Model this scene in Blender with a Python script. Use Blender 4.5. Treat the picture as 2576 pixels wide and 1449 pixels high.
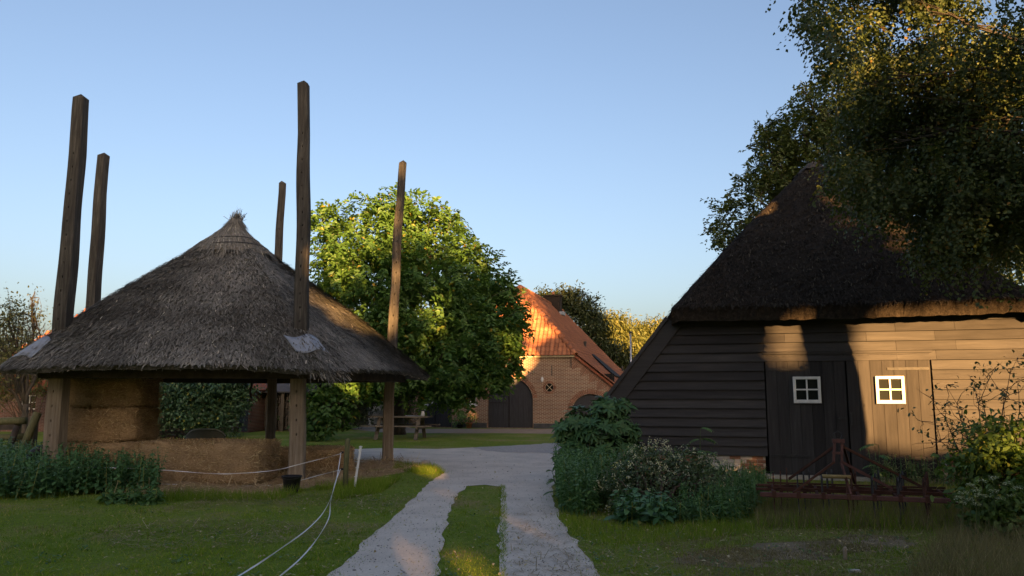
import bpy, bmesh, math, random
import numpy as np
from mathutils import Vector, Matrix

for o in list(bpy.data.objects):
    bpy.data.objects.remove(o)
SC = bpy.context.scene
COL = SC.collection
rnd = random.Random(7)
rng = np.random.default_rng(11)
R = math.radians

# ------------------------------------------------------------------ camera, sky, sun, exposure
CAM_H, PITCH, LENS = 1.65, R(7.7), 27.5
cam_d = bpy.data.cameras.new('camera')
cam = bpy.data.objects.new('camera', cam_d)
COL.objects.link(cam)
cam.location = (0, 0, CAM_H)
cam.rotation_euler = (R(90) + PITCH, 0, 0)
cam_d.lens, cam_d.sensor_width = LENS, 36
cam_d.clip_start, cam_d.clip_end = 0.1, 3000
SC.camera = cam

SUN_AZ, SUN_EL = R(15), R(9.5)          # behind the viewer, a little to the right
S_DIR = Vector((math.sin(SUN_AZ) * math.cos(SUN_EL), -math.cos(SUN_AZ) * math.cos(SUN_EL), math.sin(SUN_EL)))
world = bpy.data.worlds.new('World')
SC.world = world
world.use_nodes = True
wn, wl = world.node_tree.nodes, world.node_tree.links
wn.clear()
sky = wn.new('ShaderNodeTexSky')
sky.sky_type = 'NISHITA'
sky.sun_disc = False
sky.sun_elevation = SUN_EL
sky.sun_rotation = math.pi - SUN_AZ
sky.altitude = 0
sky.air_density, sky.dust_density, sky.ozone_density = 0.85, 4.2, 1.6
bg = wn.new('ShaderNodeBackground')
bg.inputs['Strength'].default_value = 0.05
wo = wn.new('ShaderNodeOutputWorld')
tint = wn.new('ShaderNodeMix'); tint.data_type = 'RGBA'; tint.blend_type = 'MULTIPLY'      # the camera's white balance
tint.inputs['Factor'].default_value = 1.0
tint.inputs['B'].default_value = (1.0, 0.905, 0.885, 1)
wl.new(sky.outputs[0], tint.inputs['A'])
wl.new(tint.outputs['Result'], bg.inputs[0])
wl.new(bg.outputs[0], wo.inputs[0])

sun_d = bpy.data.lights.new('sun', 'SUN')
sun_d.energy, sun_d.angle, sun_d.color = 5.0, R(0.6), (1.0, 0.53, 0.18)
sun = bpy.data.objects.new('sun', sun_d)
COL.objects.link(sun)
sun.rotation_euler = (-S_DIR).to_track_quat('-Z', 'Y').to_euler()
sun.location = (10, -20, 20)

SC.view_settings.view_transform = 'Standard'
SC.view_settings.look = 'None'
SC.view_settings.gamma = 1
SC.view_settings.exposure = 2.8
SC.view_settings.use_curve_mapping = False
SC.render.engine = 'CYCLES'
SC.cycles.use_denoising = True
SC.cycles.max_bounces = 8
SC.cycles.transparent_max_bounces = 8
SC.cycles.caustics_reflective = SC.cycles.caustics_refractive = False

# ------------------------------------------------------------------ photo pixel (2576 x 1449) to place
F = LENS / 36 * 2576
CP, SP = math.cos(PITCH), math.sin(PITCH)
def ray(x, y):
    a, b = (x - 1288) / F, -(y - 724.5) / F
    return Vector((a, CP - SP * b, SP + CP * b))
def P(x, y, d):
    r = ray(x, y); t = d / r.y
    return Vector((r.x * t, d, CAM_H + r.z * t))
def G(x, y, z=0.0):
    r = ray(x, y); t = (z - CAM_H) / r.z
    return Vector((r.x * t, r.y * t, z))
def on_plane(x, y, p0, n):
    r = ray(x, y); o = Vector((0, 0, CAM_H))
    t = (Vector(p0) - o).dot(n) / r.dot(n)
    return o + r * t
class Frame:
    """a place on the ground turned by -a: u to the right, v away, z up"""
    def __init__(s, origin, a):
        s.o, s.a = Vector(origin), a
        s.u = Vector((math.cos(a), -math.sin(a), 0)); s.v = Vector((math.sin(a), math.cos(a), 0))
    def local(s, p):
        d = Vector(p) - s.o
        return Vector((d.dot(s.u), d.dot(s.v), d.z))
    def world(s, u, v, z):
        return s.o + s.u * u + s.v * v + Vector((0, 0, z))
    def px(s, x, y, v=0.0):
        p = s.local(on_plane(x, y, s.o + s.v * v, s.v))
        return p.x, p.z

# ------------------------------------------------------------------ materials
MATS = {}
def lin(h):
    return tuple(h) + (1.0,)
def new_mat(name):
    m = bpy.data.materials.new(name); m.use_nodes = True
    nt = m.node_tree; nt.nodes.clear()
    out = nt.nodes.new('ShaderNodeOutputMaterial')
    MATS[name] = m
    return m, nt.nodes, nt.links, out
def coords(N, L, scale=(1, 1, 1), swz=None, kind='Object'):
    tc = N.new('ShaderNodeTexCoord')
    src = tc.outputs[kind]
    if swz:
        se, co = N.new('ShaderNodeSeparateXYZ'), N.new('ShaderNodeCombineXYZ')
        L.new(src, se.inputs[0])
        for i, c in enumerate(swz):
            if c is not None: L.new(se.outputs[c], co.inputs[i])
        src = co.outputs[0]
    mp = N.new('ShaderNodeMapping')
    L.new(src, mp.inputs['Vector']); mp.inputs['Scale'].default_value = scale
    return mp.outputs[0]
def noise(N, L, vec, scale, detail=4, rough=0.6, dist=0.0):
    n = N.new('ShaderNodeTexNoise')
    n.inputs['Scale'].default_value = scale; n.inputs['Detail'].default_value = detail
    n.inputs['Roughness'].default_value = rough; n.inputs['Distortion'].default_value = dist
    L.new(vec, n.inputs['Vector'])
    return n.outputs['Fac']
def ramp(N, L, fac, stops):
    r = N.new('ShaderNodeValToRGB')
    e = r.color_ramp.elements
    while len(e) < len(stops): e.new(0.5)
    for el, (p, c) in zip(e, stops):
        el.position = p; el.color = lin(c)
    L.new(fac, r.inputs[0])
    return r.outputs[0]
def mixc(N, L, fac, a, b, mode='MIX'):
    m = N.new('ShaderNodeMix'); m.data_type = 'RGBA'; m.blend_type = mode
    for sock, v in ((m.inputs['Factor'], fac), (m.inputs['A'], a), (m.inputs['B'], b)):
        if isinstance(v, (int, float)): sock.default_value = v
        elif isinstance(v, tuple): sock.default_value = lin(v)
        else: L.new(v, sock)
    return m.outputs['Result']
def bump(N, L, h, strength=0.5, dist=0.02):
    b = N.new('ShaderNodeBump'); b.inputs['Strength'].default_value = strength; b.inputs['Distance'].default_value = dist
    L.new(h, b.inputs['Height'])
    return b.outputs[0]
def princ(N, L, out, col, rough=0.8, normal=None, metal=0.0, spec=0.3):
    p = N.new('ShaderNodeBsdfPrincipled')
    if isinstance(col, tuple): p.inputs['Base Color'].default_value = lin(col)
    else: L.new(col, p.inputs['Base Color'])
    p.inputs['Roughness'].default_value = rough; p.inputs['Metallic'].default_value = metal
    p.inputs['Specular IOR Level'].default_value = spec
    if normal is not None: L.new(normal, p.inputs['Normal'])
    if out is not None: L.new(p.outputs[0], out.inputs['Surface'])
    return p
VARIED = {'tarred_board', 'tarred_plank', 'tile', 'single_brick', 'limed_brick', 'table_wood', 'weathered_wood'}
def surf(name, stops, scale=4.0, stretch=(1, 1, 1), rough=0.85, bstr=0.4, bdist=0.01, bscale=None, spec=0.25, metal=0.0,
         detail=6, dist=0.0, second=None):
    """noise coloured surface with relief; second = (scale, stops, amount) laid over by multiplication"""
    m, N, L, out = new_mat(name)
    v = coords(N, L, stretch)
    f = noise(N, L, v, scale, detail, 0.65, dist)
    c = ramp(N, L, f, stops)
    if second:
        f2 = noise(N, L, v if len(second) < 4 else coords(N, L, second[3]), second[0], 4)
        c = mixc(N, L, second[2], c, ramp(N, L, f2, second[1]), 'MULTIPLY')
    if name in VARIED:                                         # every piece a little lighter or darker than the next
        oi = N.new('ShaderNodeObjectInfo')
        c = mixc(N, L, 0.75, c, ramp(N, L, oi.outputs['Random'], [(0.0, (0.62, 0.60, 0.60)), (1.0, (1.3, 1.28, 1.25))]), 'MULTIPLY')
    h = noise(N, L, v, bscale or scale * 3, 6, 0.7)
    princ(N, L, out, c, rough, bump(N, L, h, bstr, bdist), metal, spec)
    return m
def leaf_mat(name, a, b, rare=None, trans=0.35, rough=0.5, spec=0.35):
    """leaf colour runs from a to b by the leaf's own random value; a few leaves take the rare colour"""
    m, N, L, out = new_mat(name)
    at = N.new('ShaderNodeAttribute'); at.attribute_name = 'var'
    stops = [(0.0, a), (0.92, b)]
    if rare: stops += [(0.95, rare)]
    c = ramp(N, L, at.outputs['Fac'], stops)
    p = princ(N, L, None, c, rough, None, 0, spec)
    t = N.new('ShaderNodeBsdfTranslucent')
    cc = mixc(N, L, 1.0, c, (1.25, 1.2, 0.5), 'MULTIPLY')
    L.new(cc, t.inputs[0])
    mx = N.new('ShaderNodeMixShader'); mx.inputs[0].default_value = trans
    L.new(p.outputs[0], mx.inputs[1]); L.new(t.outputs[0], mx.inputs[2])
    L.new(mx.outputs[0], out.inputs['Surface'])
    return m
def brick_mat(name, c1, c2, mortar, swz=(0, 2, None), bw=0.215, rh=0.062, ms=0.011, rot=0.0, msmooth=0.1):
    m, N, L, out = new_mat(name)
    v = coords(N, L, (1, 1, 1), swz)
    if rot:
        v.node.inputs['Rotation'].default_value = (0, 0, rot)
    b = N.new('ShaderNodeTexBrick')
    b.inputs['Scale'].default_value = 1.0
    b.inputs['Brick Width'].default_value = bw; b.inputs['Row Height'].default_value = rh
    b.inputs['Mortar Size'].default_value = ms; b.inputs['Mortar Smooth'].default_value = msmooth
    b.inputs['Bias'].default_value = -0.1
    b.inputs['Color1'].default_value = lin(c1); b.inputs['Color2'].default_value = lin(c2); b.inputs['Mortar'].default_value = lin(mortar)
    L.new(v, b.inputs['Vector'])
    f = noise(N, L, coords(N, L), 1.3, 5)
    f2 = noise(N, L, coords(N, L), 30, 4)
    c = mixc(N, L, 0.6, b.outputs['Color'], ramp(N, L, f, [(0.3, (0.62, 0.6, 0.6)), (0.7, (1.1, 1.05, 1.0))]), 'MULTIPLY')
    c = mixc(N, L, 0.6, c, ramp(N, L, f2, [(0.3, (0.7, 0.7, 0.7)), (0.7, (1.15, 1.15, 1.15))]), 'MULTIPLY')
    iv = N.new('ShaderNodeMath'); iv.operation = 'SUBTRACT'; iv.inputs[0].default_value = 1.0
    L.new(b.outputs['Fac'], iv.inputs[1])
    princ(N, L, out, c, 0.9, bump(N, L, iv.outputs[0], 0.6, 0.012), 0, 0.15)
    return m

# ------------------------------------------------------------------ mesh building
class MB:
    def __init__(s): s.v, s.f = [], []
    def add(s, vs, fs):
        n = len(s.v); s.v += [tuple(p) for p in vs]; s.f += [tuple(i + n for i in f) for f in fs]; return s
    def box(s, lo, hi):
        x0, y0, z0 = lo; x1, y1, z1 = hi
        return s.add([(x0, y0, z0), (x1, y0, z0), (x1, y1, z0), (x0, y1, z0), (x0, y0, z1), (x1, y0, z1), (x1, y1, z1), (x0, y1, z1)],
                     [(3, 2, 1, 0), (4, 5, 6, 7), (0, 1, 5, 4), (1, 2, 6, 5), (2, 3, 7, 6), (3, 0, 4, 7)])
    def bar(s, a, b, w, h, up=(0, 0, 1), taper=1.0):
        a, b = Vector(a), Vector(b); d = (b - a).normalized(); up = Vector(up)
        if abs(d.dot(up)) > 0.98: up = Vector((0, 1, 0))
        x = d.cross(up).normalized(); y = x.cross(d).normalized()
        vs = []
        for p, k in ((a, 1.0), (b, taper)):
            for sx, sy in ((-1, -1), (1, -1), (1, 1), (-1, 1)):
                vs.append(p + x * (sx * w * k / 2) + y * (sy * h * k / 2))
        return s.add(vs, [(0, 1, 2, 3), (7, 6, 5, 4), (0, 4, 5, 1), (1, 5, 6, 2), (2, 6, 7, 3), (3, 7, 4, 0)])
    def tube(s, pts, rad, n=8, cap=True, wob=0.0):
        pts = [Vector(p) for p in pts]
        if not hasattr(rad, '__len__'): rad = [rad] * len(pts)
        vs, fs = [], []
        up = Vector((0.3, 0.1, 1)).normalized()
        for i, p in enumerate(pts):
            d = (pts[min(i + 1, len(pts) - 1)] - pts[max(i - 1, 0)]).normalized()
            if abs(d.dot(up)) > 0.97: up = Vector((1, 0.2, 0)).normalized()
            x = d.cross(up).normalized(); y = x.cross(d)
            for k in range(n):
                t = 2 * math.pi * k / n
                r = rad[i] * (1 + (rnd.uniform(-wob, wob) if wob else 0))
                vs.append(p + x * (r * math.cos(t)) + y * (r * math.sin(t)))
        for i in range(len(pts) - 1):
            for k in range(n):
                a, b = i * n + k, i * n + (k + 1) % n
                fs.append((a, b, b + n, a + n))
        if cap:
            fs.append(tuple(reversed(range(n)))); fs.append(tuple(range((len(pts) - 1) * n, len(pts) * n)))
        return s.add(vs, fs)
    def lathe(s, prof, c=(0, 0, 0), n=20):
        vs, fs = [], []
        for r, z in prof:
            for k in range(n):
                t = 2 * math.pi * k / n
                vs.append((c[0] + r * math.cos(t), c[1] + r * math.sin(t), c[2] + z))
        for i in range(len(prof) - 1):
            for k in range(n):
                a, b = i * n + k, i * n + (k + 1) % n
                fs.append((a, b, b + n, a + n))
        return s.add(vs, fs)
    def grid(s, fn, nu, nv):
        vs = [fn(i / nu, j / nv) for j in range(nv + 1) for i in range(nu + 1)]
        fs = [(j * (nu + 1) + i, j * (nu + 1) + i + 1, (j + 1) * (nu + 1) + i + 1, (j + 1) * (nu + 1) + i) for j in range(nv) for i in range(nu)]
        return s.add(vs, fs)
    def mesh(s, name):
        me = bpy.data.meshes.new(name); me.from_pydata(s.v, [], s.f); me.update(); return me
def props(o, label=None, category=None, group=None, kind=None):
    for k, v in (('label', label), ('category', category), ('group', group), ('kind', kind)):
        if v: o[k] = v
    return o
def put(name, data, mat=None, parent=None, smooth=False, **kw):
    """link a mesh (MB or mesh data) as one object"""
    me = data.mesh(name) if isinstance(data, MB) else data
    if mat is not None and not me.materials: me.materials.append(MATS[mat])
    if smooth: me.polygons.foreach_set('use_smooth', [True] * len(me.polygons))
    o = bpy.data.objects.new(name, me); COL.objects.link(o)
    if parent is not None: o.parent = parent
    return props(o, **kw)
def empty(name, loc, rz=0.0, **kw):
    o = bpy.data.objects.new(name, None); COL.objects.link(o)
    o.location = loc; o.rotation_euler = (0, 0, rz); o.empty_display_size = 0.2
    return props(o, **kw)
def at(o, loc=None, rot=None, scale=None, mat=None):
    if mat is not None: o.matrix_local = mat
    if loc is not None: o.location = loc
    if rot is not None: o.rotation_euler = rot
    if scale is not None: o.scale = scale
    return o
def bevel(o, w=0.01, seg=1):
    m = o.modifiers.new('bevel', 'BEVEL'); m.width = w; m.segments = seg; m.limit_method = 'ANGLE'; return o

def raw_mesh(name, verts, quads=None, tris=None, var=None):
    """fast mesh from arrays"""
    me = bpy.data.meshes.new(name)
    nq = 0 if quads is None else len(quads); nt = 0 if tris is None else len(tris)
    me.vertices.add(len(verts)); me.vertices.foreach_set('co', np.ascontiguousarray(verts, dtype=np.float32).ravel())
    loops = np.concatenate(([quads.ravel()] if nq else []) + ([tris.ravel()] if nt else [])).astype(np.int32)
    me.loops.add(len(loops)); me.loops.foreach_set('vertex_index', loops)
    starts = np.concatenate([np.arange(nq) * 4, nq * 4 + np.arange(nt) * 3]).astype(np.int32)
    me.polygons.add(nq + nt); me.polygons.foreach_set('loop_start', starts)
    me.update(calc_edges=True)
    if var is not None:
        a = me.attributes.new('var', 'FLOAT', 'POINT'); a.data.foreach_set('value', np.ascontiguousarray(var, dtype=np.float32))
    return me
TEMPL = {   # along, across, out of plane ; quads ; tris
    'rhomb': ([(0, 0, 0), (.45, .5, .10), (1, 0, -.08), (.45, -.5, .10)], [], [(0, 2, 1), (0, 3, 2)]),
    'oval': ([(0, 0, 0), (.3, .42, .07), (.72, .36, .04), (1, 0, -.14), (.72, -.36, .04), (.3, -.42, .07)], [(1, 2, 4, 5)], [(0, 1, 5), (2, 3, 4)]),
    'lance': ([(0, 0, 0), (.3, .5, .05), (.65, .4, 0), (1, 0, -.2), (.65, -.4, 0), (.3, -.5, .05)], [(1, 2, 4, 5)], [(0, 1, 5), (2, 3, 4)]),
    'heart': ([(0, 0, 0), (.18, .5, .1), (.6, .4, .03), (1, 0, -.12), (.6, -.4, .03), (.18, -.5, .1)], [(1, 2, 4, 5)], [(0, 1, 5), (2, 3, 4)]),
    'blade': ([(0, .5, 0), (0, -.5, 0), (.6, -.36, 0), (.6, .36, 0), (1, 0, -.12)], [(0, 1, 2, 3)], [(3, 2, 4)]),
    'sliver': ([(0, .5, 0), (0, -.5, 0), (1, 0, -.1)], [], [(0, 1, 2)]),
    'straw': ([(0, .5, 0), (0, -.5, 0), (1, -.4, 0), (1, .4, 0)], [(0, 1, 2, 3)], []),
}
def norm(a):
    return a / np.maximum(np.linalg.norm(a, axis=1, keepdims=True), 1e-6)
def leaves(name, pos, axis, up, length, width, templ='rhomb', var=None):
    t, q, tr = TEMPL[templ]
    n = len(pos); t = np.array(t); k = len(t)
    ax = norm(axis); side = norm(np.cross(up, ax)); nor = np.cross(ax, side)
    length = np.broadcast_to(length, (n,)); width = np.broadcast_to(width, (n,))
    V = (pos[:, None, :] + ax[:, None, :] * (t[None, :, 0] * length[:, None])[..., None]
         + side[:, None, :] * (t[None, :, 1] * width[:, None])[..., None]
         + nor[:, None, :] * (t[None, :, 2] * length[:, None])[..., None]).reshape(-1, 3)
    off = (np.arange(n) * k)[:, None, None]
    Q = (np.array(q, dtype=np.int64)[None] + off).reshape(-1, 4) if q else None
    T = (np.array(tr, dtype=np.int64)[None] + off).reshape(-1, 3) if tr else None
    if var is None: var = rng.random(n)
    return raw_mesh(name, V, Q, T, np.repeat(var, k))
def rdir(n):
    return norm(rng.normal(size=(n, 3)))
def wave(p, s=1.0, ph=0.0):
    x, y, z = p[:, 0] * s + ph, p[:, 1] * s + ph * 1.7, p[:, 2] * s - ph
    return (np.sin(x * 1.3 + np.sin(y * 1.1)) + np.sin(y * 1.7 + np.sin(z * 1.4)) + np.sin(z * 1.9 + np.sin(x * 1.2))) / 3
def carve(pos, holes):
    """True where no sunbeam listed in holes passes: (point, radius)"""
    keep = np.ones(len(pos), bool); s = np.array(S_DIR)
    for c, r in holes:
        d = pos - np.array(c); t = d @ s
        keep &= ~((t > 0.3) & (np.linalg.norm(d - t[:, None] * s, axis=1) < r))
    return keep
def crown_points(lobes, n, shell=0.55, gap=-0.35, gscale=1.2, ph=0.0):
    """clump centres through the volume of the lobes (centre, radii), with gaps"""
    w = np.array([r[0] * r[1] * r[2] for _, r in lobes]) ** 0.75; w /= w.sum()
    idx = rng.choice(len(lobes), n, p=w)
    C = np.array([tuple(c) for c, _ in lobes])[idx]; Rr = np.array([r for _, r in lobes])[idx]
    d = rdir(n); t = shell + (1 - shell) * rng.random(n) ** 0.6
    t *= 1 + 0.16 * rng.normal(size=n)
    p = C + d * Rr * t[:, None]
    keep = wave(p, gscale, ph) > gap
    return p[keep], d[keep], idx[keep]
def foliage(name, pts, out, per, spread, L, W, templ, droop=0.4, holes=None, flat=0.55, tint=None, zmin=0.05):
    n = len(pts) * per
    base = np.repeat(pts, per, 0); o = np.repeat(out, per, 0)
    pos = base + rng.normal(size=(n, 3)) * spread * np.array([1, 1, 0.75])
    ax = norm(o * 0.5 + rdir(n) * 0.9 + np.array([0, 0, -droop]))
    up = norm(rdir(n) * (1 - flat) + np.array([0, 0, 1.0]) * flat + o * 0.25)
    var = np.clip(np.repeat(rng.random(len(pts)), per) * 0.55 + rng.random(n) * 0.45, 0, 0.93)
    rare = rng.random(n) < 0.02; var[rare] = 1.0
    keep = pos[:, 2] > zmin
    if holes: keep &= carve(pos, holes)
    pos, ax, up, var = pos[keep], ax[keep], up[keep], var[keep]
    s = 0.7 + 0.6 * rng.random(len(pos))
    return leaves(name, pos, ax, up, L * s, W * s, templ, var)
def sprays(name, pts, out, per, length, L, W, templ, droop=0.4, holes=None, zmin=0.05):
    """every clump is a twig with leaves alternating left and right along it"""
    n = len(pts)
    a = norm(out * 0.6 + rdir(n) * 0.65 + np.array([0, 0, -droop]))
    s = norm(np.cross(a, rdir(n) * 0.45 + np.array([0, 0, 1.0]))); u = np.cross(s, a)
    ln = length * rng.uniform(0.6, 1.3, n)
    t = np.tile((np.arange(per) + 0.3) / per, n); i = np.repeat(np.arange(n), per); k = len(i)
    sgn = np.tile(np.where(np.arange(per) % 2, 1.0, -1.0), n)[:, None]
    pos = pts[i] + a[i] * ((t - 0.35) * ln[i])[:, None] + np.array([0, 0, -1.0]) * (droop * 0.35 * t * t * ln[i])[:, None] + rng.normal(size=(k, 3)) * 0.06 * length
    ax = norm(a[i] * 0.55 + s[i] * sgn + rng.normal(size=(k, 3)) * 0.28 + np.array([0, 0, -0.25 * droop]))
    up = norm(u[i] + rng.normal(size=(k, 3)) * 0.30)
    var = np.clip(rng.random(n)[i] * 0.55 + rng.random(k) * 0.45, 0, 0.93); var[rng.random(k) < 0.018] = 1.0
    keep = pos[:, 2] > zmin
    if holes: keep &= carve(pos, holes)
    pos, ax, up, var = pos[keep], ax[keep], up[keep], var[keep]
    z = 0.7 + 0.55 * rng.random(len(pos))
    return leaves(name, pos, ax, up, L * z, W * z, templ, var)
def limb(a, b, n=5, sag=0.0, wob=0.08):
    a, b = Vector(a), Vector(b); out = []
    ln = (b - a).length
    for i in range(n + 1):
        t = i / n
        p = a.lerp(b, t) + Vector((0, 0, sag * 4 * t * (1 - t)))
        if 0 < i < n: p += Vector([rnd.uniform(-1, 1) for _ in range(3)]) * wob * ln / n
        out.append(p)
    return out
def tree(name, base, trunk_r, fork_z, lobes, n, per, spread, L, W, leafmat, bark, templ='rhomb', twigs=120, droop=0.4,
         gap=-0.35, gscale=1.2, shell=0.55, holes=None, ph=0.0, flat=0.55, thin=1.0, twig_r=0.02, spray=0.0, only=None, **kw):
    """trunk with limbs to every lobe and twigs to the outer clumps; crown of single leaves"""
    base = Vector(base)
    root = empty(name, base, **kw)
    pts, out, idx = crown_points(lobes, n, shell, gap, gscale, ph)
    if spray:
        cr = put('crown', sprays('crown', pts - np.array(base), out, per, spray, L, W, templ, droop,
                                 None if not holes else [(Vector(c) - base, r) for c, r in holes], -base.z + 0.05), leafmat, root)
    else: cr = put('crown', foliage('crown', pts - np.array(base), out, per, spread, L, W, templ, droop,
                              None if not holes else [(Vector(c) - base, r) for c, r in holes], flat, zmin=-base.z + 0.05), leafmat, root)
    mb = MB(); fork = Vector((0, 0, fork_z))
    tp = limb((0, 0, -0.15), fork, 6, 0, 0.10)
    mb.tube(tp, [trunk_r * (1.35 if i == 0 else 1.05 - 0.06 * i) for i in range(7)], 10, wob=0.05)
    for li, (c, r) in enumerate(lobes):
        if only is not None and li not in only: continue
        c2 = Vector(c) - base
        lp = limb(fork - Vector((0, 0, rnd.uniform(0, fork_z * 0.25))), c2, 5, 0.05 * (c2 - fork).length * rnd.uniform(-.3, 1), 0.25)
        mb.tube(lp, [trunk_r * thin * k for k in (0.5, 0.42, 0.33, 0.25, 0.17, 0.1)], 7)
        own = np.where(idx == li)[0]
        m = max(3, int(twigs / len(lobes)))
        for j in own[rng.integers(0, len(own), m)] if len(own) else ():
            q = Vector(pts[j]) - base
            st = lp[rnd.choice((2, 3, 4, 5))]
            mb.tube(limb(st, q, 4, 0, 0.3), [twig_r * k for k in (1.4, 1.1, 0.8, 0.5, 0.25)], 5, cap=False)
    put('trunk', mb, bark, root, smooth=True)
    return root

# ------------------------------------------------------------------ the materials of the place
def ground_mat():
    m, N, L, out = new_mat('turf')
    v = coords(N, L)
    f = noise(N, L, v, 0.55, 5, 0.6); f2 = noise(N, L, v, 9, 6, 0.7); f3 = noise(N, L, v, 60, 4, 0.7)
    c = ramp(N, L, f, [(0.3, (0.14, 0.20, 0.030)), (0.5, (0.18, 0.245, 0.040)), (0.68, (0.29, 0.245, 0.11))])
    c = mixc(N, L, 0.7, c, ramp(N, L, f2, [(0.25, (0.55, 0.55, 0.5)), (0.7, (1.3, 1.25, 1.1))]), 'MULTIPLY')
    c = mixc(N, L, 0.6, c, ramp(N, L, f3, [(0.3, (0.5, 0.5, 0.5)), (0.7, (1.4, 1.4, 1.3))]), 'MULTIPLY')
    princ(N, L, out, c, 0.95, bump(N, L, f3, 0.8, 0.03), 0, 0.1)
ground_mat()
surf('soil', [(0.3, (0.16, 0.135, 0.085)), (0.7, (0.29, 0.24, 0.165))], 3.0, bscale=40, bstr=0.7, bdist=0.02,
     second=(45, [(0.3, (0.5, 0.5, 0.45)), (0.7, (1.3, 1.2, 1.1))], 0.7))
surf('gravel', [(0.3, (0.48, 0.425, 0.36)), (0.55, (0.60, 0.53, 0.45)), (0.75, (0.66, 0.59, 0.50))], 1.3, bscale=70, bstr=0.5, bdist=0.008,
     second=(55, [(0.28, (0.74, 0.74, 0.74)), (0.5, (1.0, 1.0, 1.0)), (0.75, (1.18, 1.16, 1.14))], 0.75), rough=0.9)
surf('pebbles', [(0.3, (0.260, 0.240, 0.221)), (0.7, (0.520, 0.481, 0.442))], 18, bscale=30, bstr=0.8, bdist=0.03)
surf('sand', [(0.3, (0.264, 0.204, 0.144)), (0.7, (0.372, 0.300, 0.216))], 2.0, bscale=50, bstr=0.4)
surf('hay', [(0.25, (0.20, 0.13, 0.065)), (0.5, (0.42, 0.29, 0.155)), (0.75, (0.56, 0.41, 0.235))], 26, (1, 1, 2.2), bscale=60, bstr=0.9, bdist=0.03,
     second=(2.2, [(0.3, (0.6, 0.58, 0.55)), (0.65, (1.1, 1.05, 1.0))], 0.7))
leaf_mat('straw', (0.27, 0.175, 0.085), (0.60, 0.45, 0.25), (0.70, 0.57, 0.35), trans=0.15, rough=0.7, spec=0.2)
leaf_mat('dry_straw', (0.17, 0.125, 0.065), (0.36, 0.28, 0.15), (0.5, 0.42, 0.25), trans=0.15, rough=0.7, spec=0.2)
surf('thatch', [(0.25, (0.06, 0.057, 0.05)), (0.5, (0.13, 0.125, 0.112)), (0.75, (0.24, 0.23, 0.21))], 14, (1, 1, 1.6), bscale=26, bstr=1.0, bdist=0.06,
     second=(0.9, [(0.3, (0.6, 0.63, 0.5)), (0.7, (1.15, 1.1, 1.1))], 0.8), spec=0.1)
leaf_mat('thatch_straw', (0.052, 0.048, 0.041), (0.25, 0.236, 0.208), (0.46, 0.42, 0.33), trans=0.0, rough=0.9, spec=0.05)
surf('ridge_straw', [(0.3, (0.10, 0.088, 0.07)), (0.7, (0.25, 0.22, 0.175))], 20, (1, 1, 0.5), bscale=40, bstr=0.9, bdist=0.03, spec=0.1)
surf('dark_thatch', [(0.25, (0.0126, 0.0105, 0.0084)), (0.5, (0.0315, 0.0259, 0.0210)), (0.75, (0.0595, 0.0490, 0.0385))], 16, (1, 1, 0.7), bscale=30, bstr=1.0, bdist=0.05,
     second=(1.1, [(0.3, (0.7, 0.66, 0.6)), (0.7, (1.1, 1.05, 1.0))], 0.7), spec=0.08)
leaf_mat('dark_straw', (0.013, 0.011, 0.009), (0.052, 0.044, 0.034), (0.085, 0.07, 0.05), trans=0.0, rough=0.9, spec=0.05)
surf('weathered_wood', [(0.25, (0.100, 0.080, 0.060)), (0.5, (0.200, 0.165, 0.130)), (0.75, (0.310, 0.265, 0.215))], 5, (5, 5, 0.35), bscale=22, bstr=0.6, bdist=0.012,
     second=(1.2, [(0.3, (0.35, 0.33, 0.32)), (0.65, (1.1, 1.05, 1.0))], 0.85, (1, 1, 0.6)))
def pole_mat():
    """oak: dark grey above the roof, tan below it"""
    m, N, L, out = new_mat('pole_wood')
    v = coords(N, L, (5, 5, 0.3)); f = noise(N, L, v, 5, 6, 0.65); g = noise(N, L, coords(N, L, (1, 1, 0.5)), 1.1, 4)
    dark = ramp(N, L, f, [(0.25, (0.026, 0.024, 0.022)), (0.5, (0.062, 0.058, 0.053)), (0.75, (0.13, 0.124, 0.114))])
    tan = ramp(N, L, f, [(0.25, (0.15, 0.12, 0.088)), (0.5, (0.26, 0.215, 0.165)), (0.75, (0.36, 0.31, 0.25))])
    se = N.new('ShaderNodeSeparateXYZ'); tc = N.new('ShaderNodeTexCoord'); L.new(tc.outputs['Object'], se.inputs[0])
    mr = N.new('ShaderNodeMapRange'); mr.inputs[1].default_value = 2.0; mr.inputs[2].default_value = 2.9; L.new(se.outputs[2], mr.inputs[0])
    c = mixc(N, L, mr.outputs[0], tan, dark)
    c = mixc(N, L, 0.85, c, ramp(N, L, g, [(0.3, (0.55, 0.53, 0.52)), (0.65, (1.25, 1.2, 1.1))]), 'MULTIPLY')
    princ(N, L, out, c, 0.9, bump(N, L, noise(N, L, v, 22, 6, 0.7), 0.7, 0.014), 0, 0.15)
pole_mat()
surf('old_beam', [(0.3, (0.035, 0.028, 0.022)), (0.7, (0.085, 0.068, 0.052))], 6, (1, 1, 1), bscale=20, bstr=0.5)
surf('tarred_board', [(0.25, (0.034, 0.033, 0.034)), (0.55, (0.052, 0.050, 0.051)), (0.8, (0.074, 0.071, 0.071))], 3.5, (0.35, 3, 5), bscale=14, bstr=0.25, bdist=0.006, rough=0.7, spec=0.12,
     second=(1.0, [(0.35, (0.75, 0.75, 0.75)), (0.65, (1.1, 1.1, 1.1))], 0.6))
surf('tarred_plank', [(0.25, (0.028, 0.027, 0.028)), (0.55, (0.044, 0.042, 0.043)), (0.8, (0.064, 0.061, 0.061))], 3.5, (5, 3, 0.35), bscale=14, bstr=0.25, bdist=0.006, rough=0.7, spec=0.12)
surf('inside_dark', [(0.3, (0.008, 0.008, 0.008)), (0.7, (0.015, 0.014, 0.013))], 3)
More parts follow.
